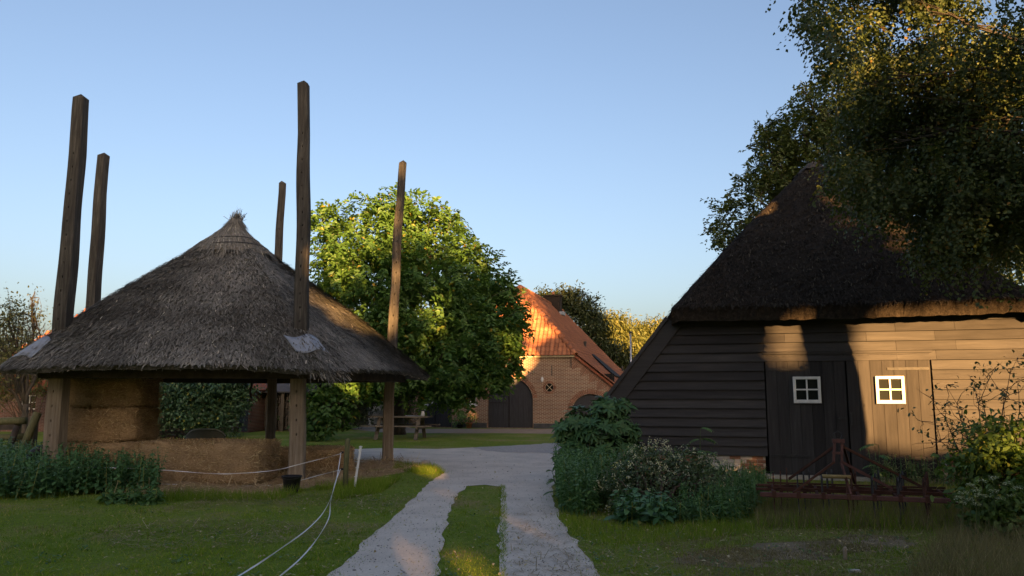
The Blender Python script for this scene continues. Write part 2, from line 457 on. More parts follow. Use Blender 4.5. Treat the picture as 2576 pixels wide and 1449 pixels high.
surf('white_paint', [(0.3, (0.62, 0.61, 0.58)), (0.7, (0.78, 0.77, 0.74))], 9, bstr=0.15, rough=0.5)
surf('cream_paint', [(0.3, (0.50, 0.43, 0.28)), (0.7, (0.66, 0.58, 0.40))], 6, bstr=0.1, rough=0.5)
surf('lead', [(0.3, (0.21, 0.235, 0.28)), (0.7, (0.29, 0.32, 0.37))], 5, bscale=9, bstr=0.35, bdist=0.02, rough=0.6, spec=0.3)
surf('blue_door', [(0.3, (0.028, 0.032, 0.046)), (0.7, (0.043, 0.049, 0.066))], 4, (6, 6, 0.5), bscale=12, bstr=0.2, rough=0.5)
surf('grey_door', [(0.3, (0.034, 0.034, 0.040)), (0.7, (0.06, 0.06, 0.066))], 4, (6, 6, 0.5), bscale=12, bstr=0.25, rough=0.55)
surf('iron', [(0.3, (0.02, 0.02, 0.022)), (0.7, (0.05, 0.048, 0.047))], 12, bstr=0.2, rough=0.5)
surf('rust', [(0.3, (0.0385, 0.0182, 0.0119)), (0.55, (0.0840, 0.0350, 0.0210)), (0.75, (0.1190, 0.0700, 0.0455))], 9, bscale=50, bstr=0.4, bdist=0.004, rough=0.85)
surf('red_paint', [(0.3, (0.075, 0.038, 0.03)), (0.6, (0.12, 0.052, 0.042)), (0.8, (0.095, 0.065, 0.05))], 11, bscale=40, bstr=0.3, bdist=0.004, rough=0.7)
surf('yellow_paint', [(0.3, (0.22, 0.16, 0.06)), (0.7, (0.34, 0.25, 0.10))], 9, bstr=0.3, rough=0.6)
surf('galvanised', [(0.3, (0.30, 0.31, 0.33)), (0.7, (0.45, 0.46, 0.48))], 8, bstr=0.15, rough=0.4, metal=0.5)
surf('black_plastic', [(0.3, (0.012, 0.012, 0.014)), (0.7, (0.022, 0.022, 0.025))], 9, bstr=0.1, rough=0.45)
surf('white_plastic', [(0.3, (0.66, 0.66, 0.66)), (0.7, (0.80, 0.80, 0.80))], 9, bstr=0.1, rough=0.45)
surf('paper', [(0.3, (0.66, 0.68, 0.70)), (0.7, (0.76, 0.77, 0.78))], 9, bstr=0.05, rough=0.8)
surf('ink', [(0.3, (0.06, 0.08, 0.13)), (0.7, (0.14, 0.17, 0.24))], 30, bstr=0.05, rough=0.8)
surf('screen_panel', [(0.3, (0.24, 0.25, 0.20)), (0.7, (0.32, 0.33, 0.27))], 3, bstr=0.1, rough=0.5)
surf('terracotta', [(0.3, (0.30, 0.11, 0.05)), (0.7, (0.42, 0.17, 0.08))], 9, bstr=0.2)
surf('mossy_wood', [(0.3, (0.08, 0.085, 0.035)), (0.7, (0.17, 0.16, 0.08))], 6, (4, 4, 0.6), bscale=20, bstr=0.5)
surf('table_wood', [(0.3, (0.09, 0.075, 0.058)), (0.7, (0.17, 0.145, 0.11))], 6, (0.6, 5, 5), bscale=20, bstr=0.4)
surf('bark', [(0.3, (0.035, 0.029, 0.022)), (0.7, (0.095, 0.08, 0.062))], 8, (3, 3, 0.6), bscale=14, bstr=0.9, bdist=0.04)
surf('twig', [(0.3, (0.05, 0.035, 0.024)), (0.7, (0.11, 0.08, 0.055))], 9, bstr=0.3)
surf('green_stem', [(0.3, (0.05, 0.075, 0.025)), (0.7, (0.09, 0.12, 0.045))], 9, bstr=0.2)
surf('tile', [(0.25, (0.23, 0.085, 0.042)), (0.5, (0.34, 0.135, 0.066)), (0.75, (0.44, 0.19, 0.095))], 1.6, bscale=30, bstr=0.25, bdist=0.006, rough=0.75,
     second=(9, [(0.3, (0.7, 0.68, 0.66)), (0.7, (1.12, 1.1, 1.05))], 0.7))
surf('old_tile', [(0.25, (0.19, 0.06, 0.03)), (0.5, (0.27, 0.09, 0.045)), (0.75, (0.34, 0.13, 0.07))], 1.6, bscale=30, bstr=0.25, bdist=0.006, rough=0.8,
     second=(7, [(0.3, (0.65, 0.62, 0.6)), (0.7, (1.1, 1.1, 1.05))], 0.7))
surf('single_brick', [(0.3, (0.20, 0.10, 0.065)), (0.7, (0.32, 0.16, 0.10))], 7, bscale=40, bstr=0.4, bdist=0.006)
surf('limed_brick', [(0.3, (0.36, 0.33, 0.30)), (0.7, (0.55, 0.52, 0.48))], 9, bscale=40, bstr=0.4, bdist=0.006)
surf('mortar', [(0.3, (0.34, 0.30, 0.25)), (0.7, (0.46, 0.42, 0.36))], 20, bstr=0.3)
surf('plinth', [(0.3, (0.06, 0.06, 0.065)), (0.7, (0.10, 0.10, 0.105))], 5, bstr=0.3)
brick_mat('brick_wall', (0.30, 0.145, 0.085), (0.21, 0.095, 0.06), (0.52, 0.47, 0.36))
brick_mat('dark_brick', (0.17, 0.07, 0.05), (0.11, 0.05, 0.04), (0.20, 0.175, 0.15))
brick_mat('chimney_brick', (0.0330, 0.0231, 0.0165), (0.0231, 0.0165, 0.0132), (0.0462, 0.0396, 0.0330))
m_, N_, L_, o_ = new_mat('pane')
princ(N_, L_, o_, (0.018, 0.02, 0.018), 0.08, None, 0, 0.6)
leaf_mat('walnut_leaf', (0.033, 0.090, 0.020), (0.088, 0.165, 0.030), (0.25, 0.20, 0.03), trans=0.36)
leaf_mat('beech_leaf', (0.030, 0.055, 0.017), (0.078, 0.100, 0.026), (0.17, 0.11, 0.03), trans=0.3)
leaf_mat('oak_leaf', (0.032, 0.055, 0.015), (0.075, 0.10, 0.025), (0.15, 0.12, 0.03))
leaf_mat('willow_leaf', (0.075, 0.095, 0.024), (0.155, 0.16, 0.045), (0.2, 0.17, 0.05))
leaf_mat('pine_leaf', (0.022, 0.036, 0.014), (0.055, 0.068, 0.02), (0.10, 0.08, 0.03), trans=0.15)
leaf_mat('apple_leaf', (0.07, 0.085, 0.03), (0.15, 0.15, 0.06), (0.25, 0.18, 0.06))
leaf_mat('holly_leaf', (0.0264, 0.0660, 0.0288), (0.0696, 0.1260, 0.0540), (0.2400, 0.2400, 0.0480), trans=0.15, rough=0.4)
leaf_mat('rhodo_leaf', (0.0345, 0.0920, 0.0299), (0.0978, 0.1898, 0.0633), (0.2300, 0.2185, 0.0575), trans=0.15, rough=0.5, spec=0.3)
leaf_mat('nettle_leaf', (0.0466, 0.1320, 0.0497), (0.1165, 0.2329, 0.0854), (0.2950, 0.3105, 0.0931), trans=0.25)
leaf_mat('weed_leaf', (0.0454, 0.1166, 0.0356), (0.1378, 0.2430, 0.0648), (0.3564, 0.3240, 0.0810), trans=0.3)
leaf_mat('elder_leaf', (0.0500, 0.1063, 0.0250), (0.1500, 0.2250, 0.0438), (0.3250, 0.3000, 0.0625), trans=0.35)
leaf_mat('dark_shrub_leaf', (0.0460, 0.0805, 0.0322), (0.1323, 0.1782, 0.0805), (0.1840, 0.1610, 0.0805), trans=0.25)
leaf_mat('flower', (0.50, 0.48, 0.30), (0.72, 0.70, 0.48), (0.78, 0.72, 0.25), trans=0.3)
leaf_mat('umbel', (0.42, 0.46, 0.30), (0.62, 0.66, 0.48), None, trans=0.3)
leaf_mat('grass_blade', (0.13, 0.225, 0.024), (0.32, 0.40, 0.055), (0.48, 0.40, 0.16), trans=0.5, rough=0.65, spec=0.15)
leaf_mat('dry_grass', (0.144, 0.132, 0.054), (0.312, 0.258, 0.120), (0.432, 0.360, 0.204), trans=0.25, rough=0.7)

# ------------------------------------------------------------------ ground, path, yard
def smooth_edge(pts, step=0.25, amp=0.06, seed=1):
    out = []; r = random.Random(seed); n = len(pts)
    for i in range(n):
        a, b = Vector(pts[i]), Vector(pts[(i + 1) % n]); k = max(1, int((b - a).length / step))
        for j in range(k):
            p = a.lerp(b, j / k)
            out.append(p + Vector((r.uniform(-amp, amp), r.uniform(-amp, amp), 0)))
    return out
def sheet(name, pts, z, mat, seed=1, amp=0.05, **kw):
    pts = smooth_edge(pts, 0.25, amp, seed)
    bm = bmesh.new()
    vs = [bm.verts.new((p.x, p.y, z)) for p in pts]
    f = bm.faces.new(vs)
    if f.normal.z < 0: f.normal_flip()
    bmesh.ops.triangulate(bm, faces=[f], ngon_method='BEAUTY')
    bm.normal_update()
    if sum(f.normal.z for f in bm.faces) < 0: bmesh.ops.reverse_faces(bm, faces=bm.faces)
    me = bpy.data.meshes.new(name); bm.to_mesh(me); bm.free()
    return put(name, me, mat, **kw)
gm = MB(); gm.grid(lambda a, b: (-400 + 800 * a, -300 + 900 * b, 0.0), 8, 8)
put('ground', gm, 'turf', kind='structure', label='mown green and dry grass ground of the farmyard', category='ground')
PATH_L = [(640, 1136), (830, 1132), (960, 1128), (1100, 1130), (1250, 1124), (1330, 1120), (1420, 1114), (1540, 1108)]
PATH_R = [(1470, 1150), (1404, 1175), (1392, 1215), (1390, 1250), (1402, 1290), (1432, 1340), (1478, 1400), (1530, 1470), (1640, 1600), (2300, 2400)]
MED_R = [(1000, 2400), (1235, 1600), (1250, 1470), (1255, 1400), (1256, 1330), (1263, 1270), (1258, 1226), (1220, 1220)]
MED_L = [(1175, 1224), (1148, 1248), (1126, 1310), (1110, 1370), (1101, 1440), (1097, 1480), (1080, 1600), (700, 2400)]
PATH_B = [(-900, 2400), (640, 1600), (775, 1500), (858, 1425), (922, 1360), (988, 1300), (1040, 1257), (1068, 1226), (1092, 1206), (1122, 1190), (1095, 1178), (1060, 1172), (985, 1168), (865, 1162), (640, 1158)]
path_px = PATH_L + PATH_R + MED_R + MED_L + PATH_B
path_pts = [G(*p) for p in path_px]
sheet('path', path_pts, 0.008, 'gravel', 3, 0.035, kind='structure', label='grey gravel farm track splitting in two round a grass strip', category='path')
sand_pts = [G(*p) for p in [(880, 1080), (960, 1064), (1050, 1079), (1440, 1079), (1600, 1082), (1600, 1094), (1440, 1092), (1250, 1090), (1060, 1090), (960, 1088)]]
sheet('sand_strip', sand_pts, 0.008, 'sand', 5, 0.05, kind='structure', label='bare sandy strip along the foot of the brick farmhouse', category='path')
peb_pts = [G(*p) for p in [(1180, 1127), (1250, 1124), (1400, 1115), (1440, 1112), (1440, 1140), (1380, 1141), (1250, 1138)]]
sheet('pebble_patch', peb_pts, 0.013, 'pebbles', 6, 0.12, kind='structure', label='coarser pebbles at the far edge of the yard', category='gravel')
dirt_pts = [G(*p) for p in [(1700, 1395), (1850, 1372), (2000, 1362), (2150, 1350), (2290, 1352), (2310, 1372), (2150, 1392), (2000, 1408), (1850, 1425), (1720, 1425)]]
sheet('bare_soil', dirt_pts, 0.004, 'soil', 9, 0.16, kind='structure', label='worn earth patch in front of the rusty cultivator', category='ground')
hay_px = [(330, 1250), (420, 1252), (560, 1252), (690, 1247), (745, 1232), (800, 1222), (870, 1222), (950, 1200), (1040, 1184), (1062, 1176), (1000, 1160), (860, 1156), (640, 1150), (300, 1150), (80, 1190)]
hay_pts = [G(*p) for p in hay_px]

def inside(pts, X, Y):
    c = np.zeros(len(X), bool); n = len(pts); j = n - 1
    for i in range(n):
        xi, yi, xj, yj = pts[i].x, pts[i].y, pts[j].x, pts[j].y
        if yi != yj:
            c ^= ((yi > Y) != (yj > Y)) & (X < (xj - xi) * (Y - yi) / (yj - yi) + xi)
        j = i
    return c
# hay litter: a low mound with loose straw
hm = MB()
def hay_z(x, y):
    return 0.05 + 0.035 * math.sin(x * 2.1 + y) + 0.03 * math.sin(y * 2.9 - x * 1.3)
hp = smooth_edge(hay_pts, 0.3, 0.08, 4); hcx = sum(p.x for p in hp) / len(hp); hcy = sum(p.y for p in hp) / len(hp)
rings = []
for k, t in enumerate((1.0, 0.93, 0.8, 0.6, 0.35, 0.1)):
    rings.append([(hcx + (p.x - hcx) * t, hcy + (p.y - hcy) * t, -0.01 if k == 0 else hay_z(hcx + (p.x - hcx) * t, hcy + (p.y - hcy) * t)) for p in hp])
vs = [p for r_ in rings for p in r_]; n_ = len(hp)
hm.add(vs, [(k * n_ + i, k * n_ + (i + 1) % n_, (k + 1) * n_ + (i + 1) % n_, (k + 1) * n_ + i) for k in range(5) for i in range(n_)] + [tuple(range(5 * n_, 6 * n_))])
hay_root = put('hay_litter', hm, 'hay', smooth=True, kind='stuff', label='trampled loose hay strewn on the ground under the hay barrack', category='hay')
n = 20000
X = rng.uniform(-9.5, -1.5, n); Y = rng.uniform(12.5, 21, n)
k_ = inside([p for p in hp], X + rng.normal(size=n) * 0.15, Y + rng.normal(size=n) * 0.15); X, Y = X[k_], Y[k_]
Zs = 0.06 + 0.035 * np.sin(X * 2.1 + Y) + 0.03 * np.sin(Y * 2.9 - X * 1.3)
put('loose_straw', leaves('loose_straw', np.stack([X, Y, Zs], 1), rdir(len(X)) * np.array([1, 1, 0.3]), rdir(len(X)) * 0.4 + np.array([0, 0, 1]),
    rng.uniform(0.08, 0.24, len(X)), 0.010, 'straw'), 'straw', hay_root, kind='stuff')

# ------------------------------------------------------------------ the hay barrack
HC = Vector((-6.45, 17.73, 0)); HA0 = R(-49.1)
ZAP, ZE, RE = 5.42, 2.17, 4.78
hb = empty('hay_barrack', HC, label='five-poled open hay barrack under a grey thatched pointed roof', category='hay barrack')
def pent_r(th):
    k = ((th - HA0 + math.pi / 5) % (2 * math.pi / 5)) - math.pi / 5       # 0 at a corner
    flat = math.cos(math.pi / 5) / math.cos(math.pi / 5 - abs(k))
    return 0.80 * flat + 0.20 * (0.90 + 0.10 * math.cos(k * 5)) 
def roof_pt(th, s, lift=0.0):
    r = s * RE * pent_r(th)
    f = 0.93 * s + 0.07 * s * s
    k = ((th - HA0 + math.pi / 5) % (2 * math.pi / 5)) - math.pi / 5
    corner = math.exp(-(k / 0.22) ** 2)
    z = ZAP - (ZAP - ZE) * f - 0.10 * corner * s ** 3 + 0.05 * math.sin(th * 3 + 1) * s * (1 - s) + 0.10 * corner * s * (1 - s)
    return Vector((r * math.cos(th), r * math.sin(th), z + lift))
nth, ns = 220, 64
tm = MB(); vs = []; fs = []
rj = random.Random(5)
for j in range(ns + 1):
    s = max(j / ns, 0.004)
    for i in range(nth):
        p = roof_pt(2 * math.pi * i / nth, s)
        rough = 0.018 if j < ns else 0.02
        vs.append(p + Vector((rj.uniform(-rough, rough), rj.uniform(-rough, rough), rj.uniform(-rough, rough))))
base_ = len(vs)
for i in range(nth):                                           # cut butt of the thatch and its underside
    p = roof_pt(2 * math.pi * i / nth, 0.985); vs.append(p - Vector((0, 0, 0.13 + rj.uniform(0, 0.03))))
for s in (0.6, 0.02):
    for i in range(nth):
        p = roof_pt(2 * math.pi * i / nth, s); vs.append(p - Vector((0, 0, 0.22)))
for j in range(ns + 3):
    for i in range(nth):
        a, b = j * nth + i, j * nth + (i + 1) % nth
        fs.append((a, a + nth, b + nth, b))
tm.add(vs, fs)
put('thatched_roof', tm, 'thatch', hb, smooth=False)
# straw ends lying down the slope
n = 80000
th = rng.uniform(0, 2 * np.pi, n); ss = np.sqrt(rng.uniform(0.02, 1.0, n))
p0 = np.array([roof_pt(a, b, 0.012) for a, b in zip(th, ss)]); p1 = np.array([roof_pt(a, b + 0.05, 0.012) for a, b in zip(th, ss)])
dn = norm(p1 - p0); tang = np.stack([-np.sin(th), np.cos(th), 0 * th], 1)
nr = norm(np.cross(tang, dn)); nr *= np.sign(nr[:, 2:3])
ax = norm(dn + tang * rng.normal(size=(n, 1)) * 0.35 + nr * rng.uniform(-0.04, 0.16, (n, 1)))
ax[::9] = norm(rdir(n)[::9] * 0.7 + dn[::9])
vv = np.clip(0.42 + 0.30 * wave(p0, 1.6) + 0.22 * wave(p0, 5.5, 2.0) + rng.normal(size=n) * 0.2, 0, 0.93); vv[rng.random(n) < .006] = 1.0
put('straw_ends', leaves('straw_ends', p0 + nr * rng.uniform(-0.01, 0.03, (n, 1)), ax, nr, rng.uniform(0.06, 0.16, n), rng.uniform(0.009, 0.024, n), 'straw', vv), 'thatch_straw', hb, kind='stuff')
# eave fringe
n = 3600
th = rng.uniform(0, 2 * np.pi, n); lo_ = rng.uniform(0, 0.15, n)
p0 = np.array([roof_pt(a, 0.985, -b) for a, b in zip(th, lo_)])
ax = np.stack([np.cos(th), np.sin(th), -0.75 + rng.normal(size=n) * 0.25], 1) + rng.normal(size=(n, 3)) * 0.25
put('eave_fringe', leaves('eave_fringe', p0, ax, rdir(n), rng.uniform(0.02, 0.055, n), 0.01, 'straw'), 'thatch_straw', hb, kind='stuff')
# frayed tuft at the front corner
n = 500
th = rng.normal(size=n) * 0.05 + HA0 + 0.04
p0 = np.array([roof_pt(a, rng.uniform(0.93, 1.0), -rng.uniform(0, 0.15)) for a in th])
ax = np.stack([np.cos(th), np.sin(th), np.full(n, -1.0)], 1) + rng.normal(size=(n, 3)) * 0.3
put('frayed_corner', leaves('frayed_corner', p0, ax, rdir(n), rng.uniform(0.12, 0.28, n), 0.012, 'straw'), 'thatch_straw', hb, kind='stuff')
# straw cap with its tied tip
cm = MB(); prof = [(0.98, 4.76), (0.94, 4.83), (0.68, 5.04), (0.40, 5.27), (0.19, 5.46), (0.12, 5.58), (0.09, 5.66)]
vs = []
for j, (r_, z_) in enumerate(prof):
    for i in range(40):
        t = 2 * math.pi * i / 40
        rr = r_ * (1 + rj.uniform(-0.04, 0.04)); k2 = max(0, (z_ - 5.3)) 
        vs.append((rr * math.cos(t) + 0.16 * k2, rr * math.sin(t), z_ + rj.uniform(-0.015, 0.015)))
cm.add(vs, [(j * 40 + i, j * 40 + (i + 1) % 40, (j + 1) * 40 + (i + 1) % 40, (j + 1) * 40 + i) for j in range(len(prof) - 1) for i in range(40)])
cap = put('ridge_cap', cm, 'ridge_straw', hb)
n = 2600
t_ = rng.uniform(0, 2 * np.pi, n); zz = rng.uniform(0, 1, n) ** 0.8
rr = np.interp(4.66 + zz * 1.0, [p[1] for p in prof], [p[0] for p in prof]) + 0.01
p0 = np.stack([rr * np.cos(t_) + 0.16 * np.maximum(0, zz - 0.64), rr * np.sin(t_), 4.68 + zz * 1.0], 1)
ax = np.stack([np.cos(t_), np.sin(t_), np.full(n, -1.15)], 1) + rng.normal(size=(n, 3)) * 0.13
put('cap_straw', leaves('cap_straw', p0, ax, np.stack([np.cos(t_), np.sin(t_), 0.8 + 0 * t_], 1), rng.uniform(0.12, 0.3, n), 0.016, 'straw', np.clip(rng.random(n) * 0.7 + 0.3, 0, 1)), 'thatch_straw', cap, kind='stuff')
n = 260
p0 = np.array([0.05, 0, 5.58]) + rng.normal(size=(n, 3)) * np.array([0.05, 0.05, 0.05])
ax = np.array([0.35, 0, 1.0]) + rng.normal(size=(n, 3)) * np.array([0.42, 0.42, 0.25])
put('straw_tip', leaves('straw_tip', p0, ax, rdir(n), rng.uniform(0.10, 0.26, n), 0.011, 'straw', np.clip(rng.random(n) * 0.7 + 0.3, 0, 1)), 'thatch_straw', cap, kind='stuff')
for k in range(2):                                             # binding wires
    w = MB(); z_ = (5.12, 4.95)[k]; r_ = float(np.interp(z_, [p[1] for p in prof], [p[0] for p in prof])) + 0.03
    w.tube([(r_ * math.cos(t), r_ * math.sin(t), z_ - 0.03 * math.sin(t * 2)) for t in np.linspace(0, 2 * math.pi, 41)], 0.008, 5, cap=False)
    put('binding_wire', w, 'iron', cap)
# the poles, squared oak with peg holes
POLES = [(-4.03, 14.95, 7.86, 0.30, -0.12), (-8.36, 14.55, 7.42, 0.32, 0.0), (-2.98, 19.18, 7.52, 0.28, 0.24), (-6.55, 21.5, 7.62, 0.28, 0.05), (-10.05, 18.6, 7.52, 0.31, 0.05)]
def pole_mesh(h, w, lean, seed):
    r = random.Random(seed); zs = []
    z = -0.2; holes_z = [0.9 + 0.265 * k for k in range(int((h - 1.6) / 0.265))]
    cuts = [-0.2] + [c for z in holes_z for c in (z - 0.022, z + 0.022)] + [h - 0.35, h - 0.085]
    bm = bmesh.new(); ringv = []
    prof = [(-1, -.8), (-.8, -1), (-0.1, -1), (.06, -1), (.8, -1), (1, -.8), (1, .8), (.8, 1), (-.8, 1), (-1, .8)]
    wob = [r.uniform(0, 6) for _ in range(4)]
    for z in cuts:
        t = max(0, z / h); hw = w / 2 * (1.10 - 0.30 * t)
        ox = lean * t * t + 0.014 * math.sin(z * 1.1 + wob[0]) + 0.009 * math.sin(z * 3.1 + wob[1]); oy = 0.02 * math.sin(z * 0.9 + wob[2])
        ringv.append([bm.verts.new((ox + x * hw * (1 + 0.05 * math.sin(z * 2.3 + wob[3] + k)), oy + y * hw, z)) for k, (x, y) in enumerate(prof)])
    tip = bm.verts.new((lean - 0.01, 0, h)); np_ = len(prof); hole_faces = []
    for j in range(len(cuts) - 1):
        for k in range(np_):
            f = bm.faces.new((ringv[j][k], ringv[j][(k + 1) % np_], ringv[j + 1][(k + 1) % np_], ringv[j + 1][k]))
            if k == 2 and j % 2 == 1 and j < 2 * len(holes_z): hole_faces.append(f)
    for k in range(np_): bm.faces.new((ringv[-1][k], ringv[-1][(k + 1) % np_], tip))
    for f in hole_faces:
        ex = bmesh.ops.extrude_face_region(bm, geom=[f])
        bmesh.ops.translate(bm, verts=[g for g in ex['geom'] if isinstance(g, bmesh.types.BMVert)], vec=(0, w * 0.5, 0))
        bm.faces.remove(f)
    me = bpy.data.meshes.new('pole'); bm.to_mesh(me); bm.free(); return me
for k, (x, y, h, w, ln) in enumerate(POLES):
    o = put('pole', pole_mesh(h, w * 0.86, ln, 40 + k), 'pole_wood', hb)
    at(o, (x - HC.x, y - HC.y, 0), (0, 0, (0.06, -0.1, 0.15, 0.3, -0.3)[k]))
order = [0, 2, 3, 4, 1]
for k in range(5):
    a, b = Vector(POLES[order[k]][:2]) - HC.xy, Vector(POLES[order[(k + 1) % 5]][:2]) - HC.xy
    d = (b - a).normalized() * 0.25; nrm_ = ((a + b) / 2).normalized() * 0.22
    bm_ = MB().bar((a.x - d.x + nrm_.x, a.y - d.y + nrm_.y, 2.03), (b.x + d.x + nrm_.x, b.y + d.y + nrm_.y, 2.03), 0.16, 0.2)
    bevel(put('ring_beam', bm_, 'old_beam', hb), 0.015)
    for q in range(1, 6):                                      # rafters
        p = a.lerp(b, (q - 0.5) / 5) * 1.08
        put('rafter', MB().bar((p.x, p.y, 2.12), (p.x * 0.05, p.y * 0.05, 5.0), 0.08, 0.08), 'old_beam', hb)
def lead_patch(t0, t1, s0, s1, skew, sd):
    g = MB(); r = random.Random(sd)
    g.grid(lambda a, b: roof_pt(t0 + (t1 - t0) * a + skew * b, s0 + (s1 - s0) * b + 0.012 * math.sin(a * 7), 0.035 + 0.008 * math.sin(a * 9 + b * 4)), 10, 5)
    o = put('lead_sheet', g, 'lead', hb, smooth=True, label='pale metal sheet patching the thatch at a pole')
    m = o.modifiers.new('thick', 'SOLIDIFY'); m.thickness = 0.012
    return o
lead_patch(HA0 - 0.10, HA0 + 0.055, 0.835, 0.915, 0.02, 1)
lead_patch(HA0 - R(72) - 0.07, HA0 - R(72) + 0.05, 0.86, 0.955, 0.02, 2)

# ------------------------------------------------------------------ hay bales and what stands under the barrack
def bale(loc, size, rz, label, sd, straws=2600):
    r = random.Random(sd); sx, sy, sz = size
    bm = bmesh.new(); bmesh.ops.create_cube(bm, size=1.0)
    bmesh.ops.subdivide_edges(bm, edges=bm.edges[:], cuts=9, use_grid_fill=True)
    for v in bm.verts:
        p = Vector((v.co.x * sx, v.co.y * sy, (v.co.z + 0.5) * sz))
        e = sum(1 for c in v.co if abs(c) > 0.44)
        if e >= 2: p = p.lerp(Vector((0, 0, sz / 2)), 0.04 * (e - 1))
        p += Vector((r.uniform(-1, 1), r.uniform(-1, 1), r.uniform(-1, 1))) * 0.022
        p += Vector((math.sin(p.z * 7 + p.x * 2), math.sin(p.x * 5 + p.z * 3), math.sin(p.x * 4 + p.y * 3))) * 0.02
        v.co = p
    me = bpy.data.meshes.new('hay_bale'); bm.to_mesh(me); bm.free()
    root = put('hay_bale', me, 'hay', smooth=True, label=label, category='hay bale', group='hay bales under the barrack')
    at(root, loc, (0, 0, rz))
    n = int(straws * 1.6); f = rng.integers(0, 3, n); q = rng.uniform(-0.5, 0.5, (n, 3))
    q[np.arange(n), f] = np.where(f == 2, 0.5, np.where(rng.random(n) < 0.6, -0.5, 0.5))
    pos = q * np.array(size) + np.array([0, 0, sz / 2]); nr_ = np.zeros((n, 3)); nr_[np.arange(n), f] = np.sign(q[np.arange(n), f])
    axx = rdir(n) * np.array([1, 1, 0.8]) + nr_ * 0.07
    put('loose_straw', leaves('loose_straw', pos - norm(axx) * 0.04, axx, nr_ + rdir(n) * 0.5, rng.uniform(0.04, 0.11, n), 0.009, 'straw'), 'straw', root, kind='stuff')
    for k in (-0.3, 0.0, 0.3):
        x = k * sx; hy, e = sy / 2 + 0.012, 0.01
        put('baling_twine', MB().tube([(x, -hy, e), (x, -hy, sz), (x, hy, sz + e), (x, hy, e)], 0.004, 4, cap=False), 'hay', root)
    return root
bale((-5.72, 15.12, 0.0), (2.3, 1.2, 0.76), R(-2), 'long hay bale lying in front between the two near poles', 1, 4200)
bale((-7.85, 15.45, 0.0), (1.75, 1.2, 0.72), R(3), 'hay bale behind the nettles carrying the tall stack', 2)
bale((-7.98, 15.75, 0.73), (1.52, 1.15, 0.66), R(2), 'middle hay bale of the tall stack on the left', 3)
bale((-7.98, 15.78, 1.40), (1.50, 1.12, 0.60), R(4), 'topmost hay bale tucked under the thatch', 4)
bale((-4.15, 16.9, 0.0), (1.5, 0.8, 0.52), R(14), 'low sagging hay bale behind the front pole', 5)
bk = empty('bucket', G(733, 1238), label='black plastic bucket standing against the front pole', category='bucket')
pb = MB().lathe([(0.0, 0.004), (0.115, 0.0), (0.125, 0.03), (0.155, 0.25), (0.172, 0.255), (0.172, 0.275), (0.158, 0.275), (0.118, 0.03), (0.0, 0.025)], n=28)
put('body', pb, 'black_plastic', bk, smooth=True)
hd = MB().tube([(0.165 * math.cos(t), 0.165 * math.sin(t) * 0.9 - 0.02, 0.27 + 0.045 * math.sin(t)) for t in np.linspace(math.pi, 2 * math.pi, 15)], 0.005, 6)
put('handle', hd, 'iron', bk)
sp = empty('rounded_screen', P(510, 1112, 17.6) * Vector((1, 1, 0)), R(6), label='grey-green rounded panel with a pale rim behind the long bale', category='panel')
g = MB(); g.grid(lambda a, b: ((a - 0.5) * (1.02 - 0.16 * b ** 2), 0.10 * (2 * a - 1) ** 2 + 0.12 * b, 0.86 * b - 0.16 * b * (2 * a - 1) ** 4), 16, 10)
o = put('panel', g, 'screen_panel', sp, smooth=True); o.modifiers.new('t', 'SOLIDIFY').thickness = 0.03
rim = [((a - 0.5) * 0.86, 0.10 * (2 * a - 1) ** 2 + 0.12, 0.87 - 0.16 * (2 * a - 1) ** 4) for a in np.linspace(0, 1, 20)]
put('rim', MB().tube(rim, 0.014, 6), 'white_plastic', sp, smooth=True)
br = MB()
for k in range(240):
    c = Vector((rnd.uniform(-1, 1), rnd.uniform(-0.6, 0.6), 0)); hgt = 0.75 * (1 - abs(c.x) ** 2) * rnd.random()
    d = Vector((rnd.gauss(0, 1), rnd.gauss(0, 0.6), rnd.gauss(0, 0.25))).normalized() * rnd.uniform(0.3, 0.8)
    br.tube([c + Vector((0, 0, hgt)) - d / 2, c + Vector((0, 0, hgt + 0.05)), c + Vector((0, 0, hgt)) + d / 2], [0.014, 0.011, 0.006], 4, cap=False)
at(put('brushwood_heap', br, 'twig', label='dark heap of brushwood behind the hay stack', category='brushwood'), P(415, 1110, 20.5) * Vector((1, 1, 0)))
ty = MB(); vs = []
for i in range(28):
    for k in range(10):
        t, u = 2 * math.pi * i / 28, 2 * math.pi * k / 10
        rr = 0.29 + 0.075 * math.cos(u); vs.append((rr * math.cos(t), 0.09 * math.sin(u), rr * math.sin(t)))
ty.add(vs, [(i * 10 + k, ((i + 1) % 28) * 10 + k, ((i + 1) % 28) * 10 + (k + 1) % 10, i * 10 + (k + 1) % 10) for i in range(28) for k in range(10)])
at(put('tyre', ty, 'black_plastic', smooth=True, label='black tyre leaning behind the left pole among nettles', category='tyre'), (-8.75, 15.0, 0.36), (R(12), 0, R(20)))
rp = MB().tube([P(632, 945, 20.2), P(633, 970, 20.2), P(629, 985, 20.2), P(632, 1003, 20.2)], 0.03, 6)
put('rope', rp, 'old_beam', label='short dark rope hanging from the barrack beam', category='rope')

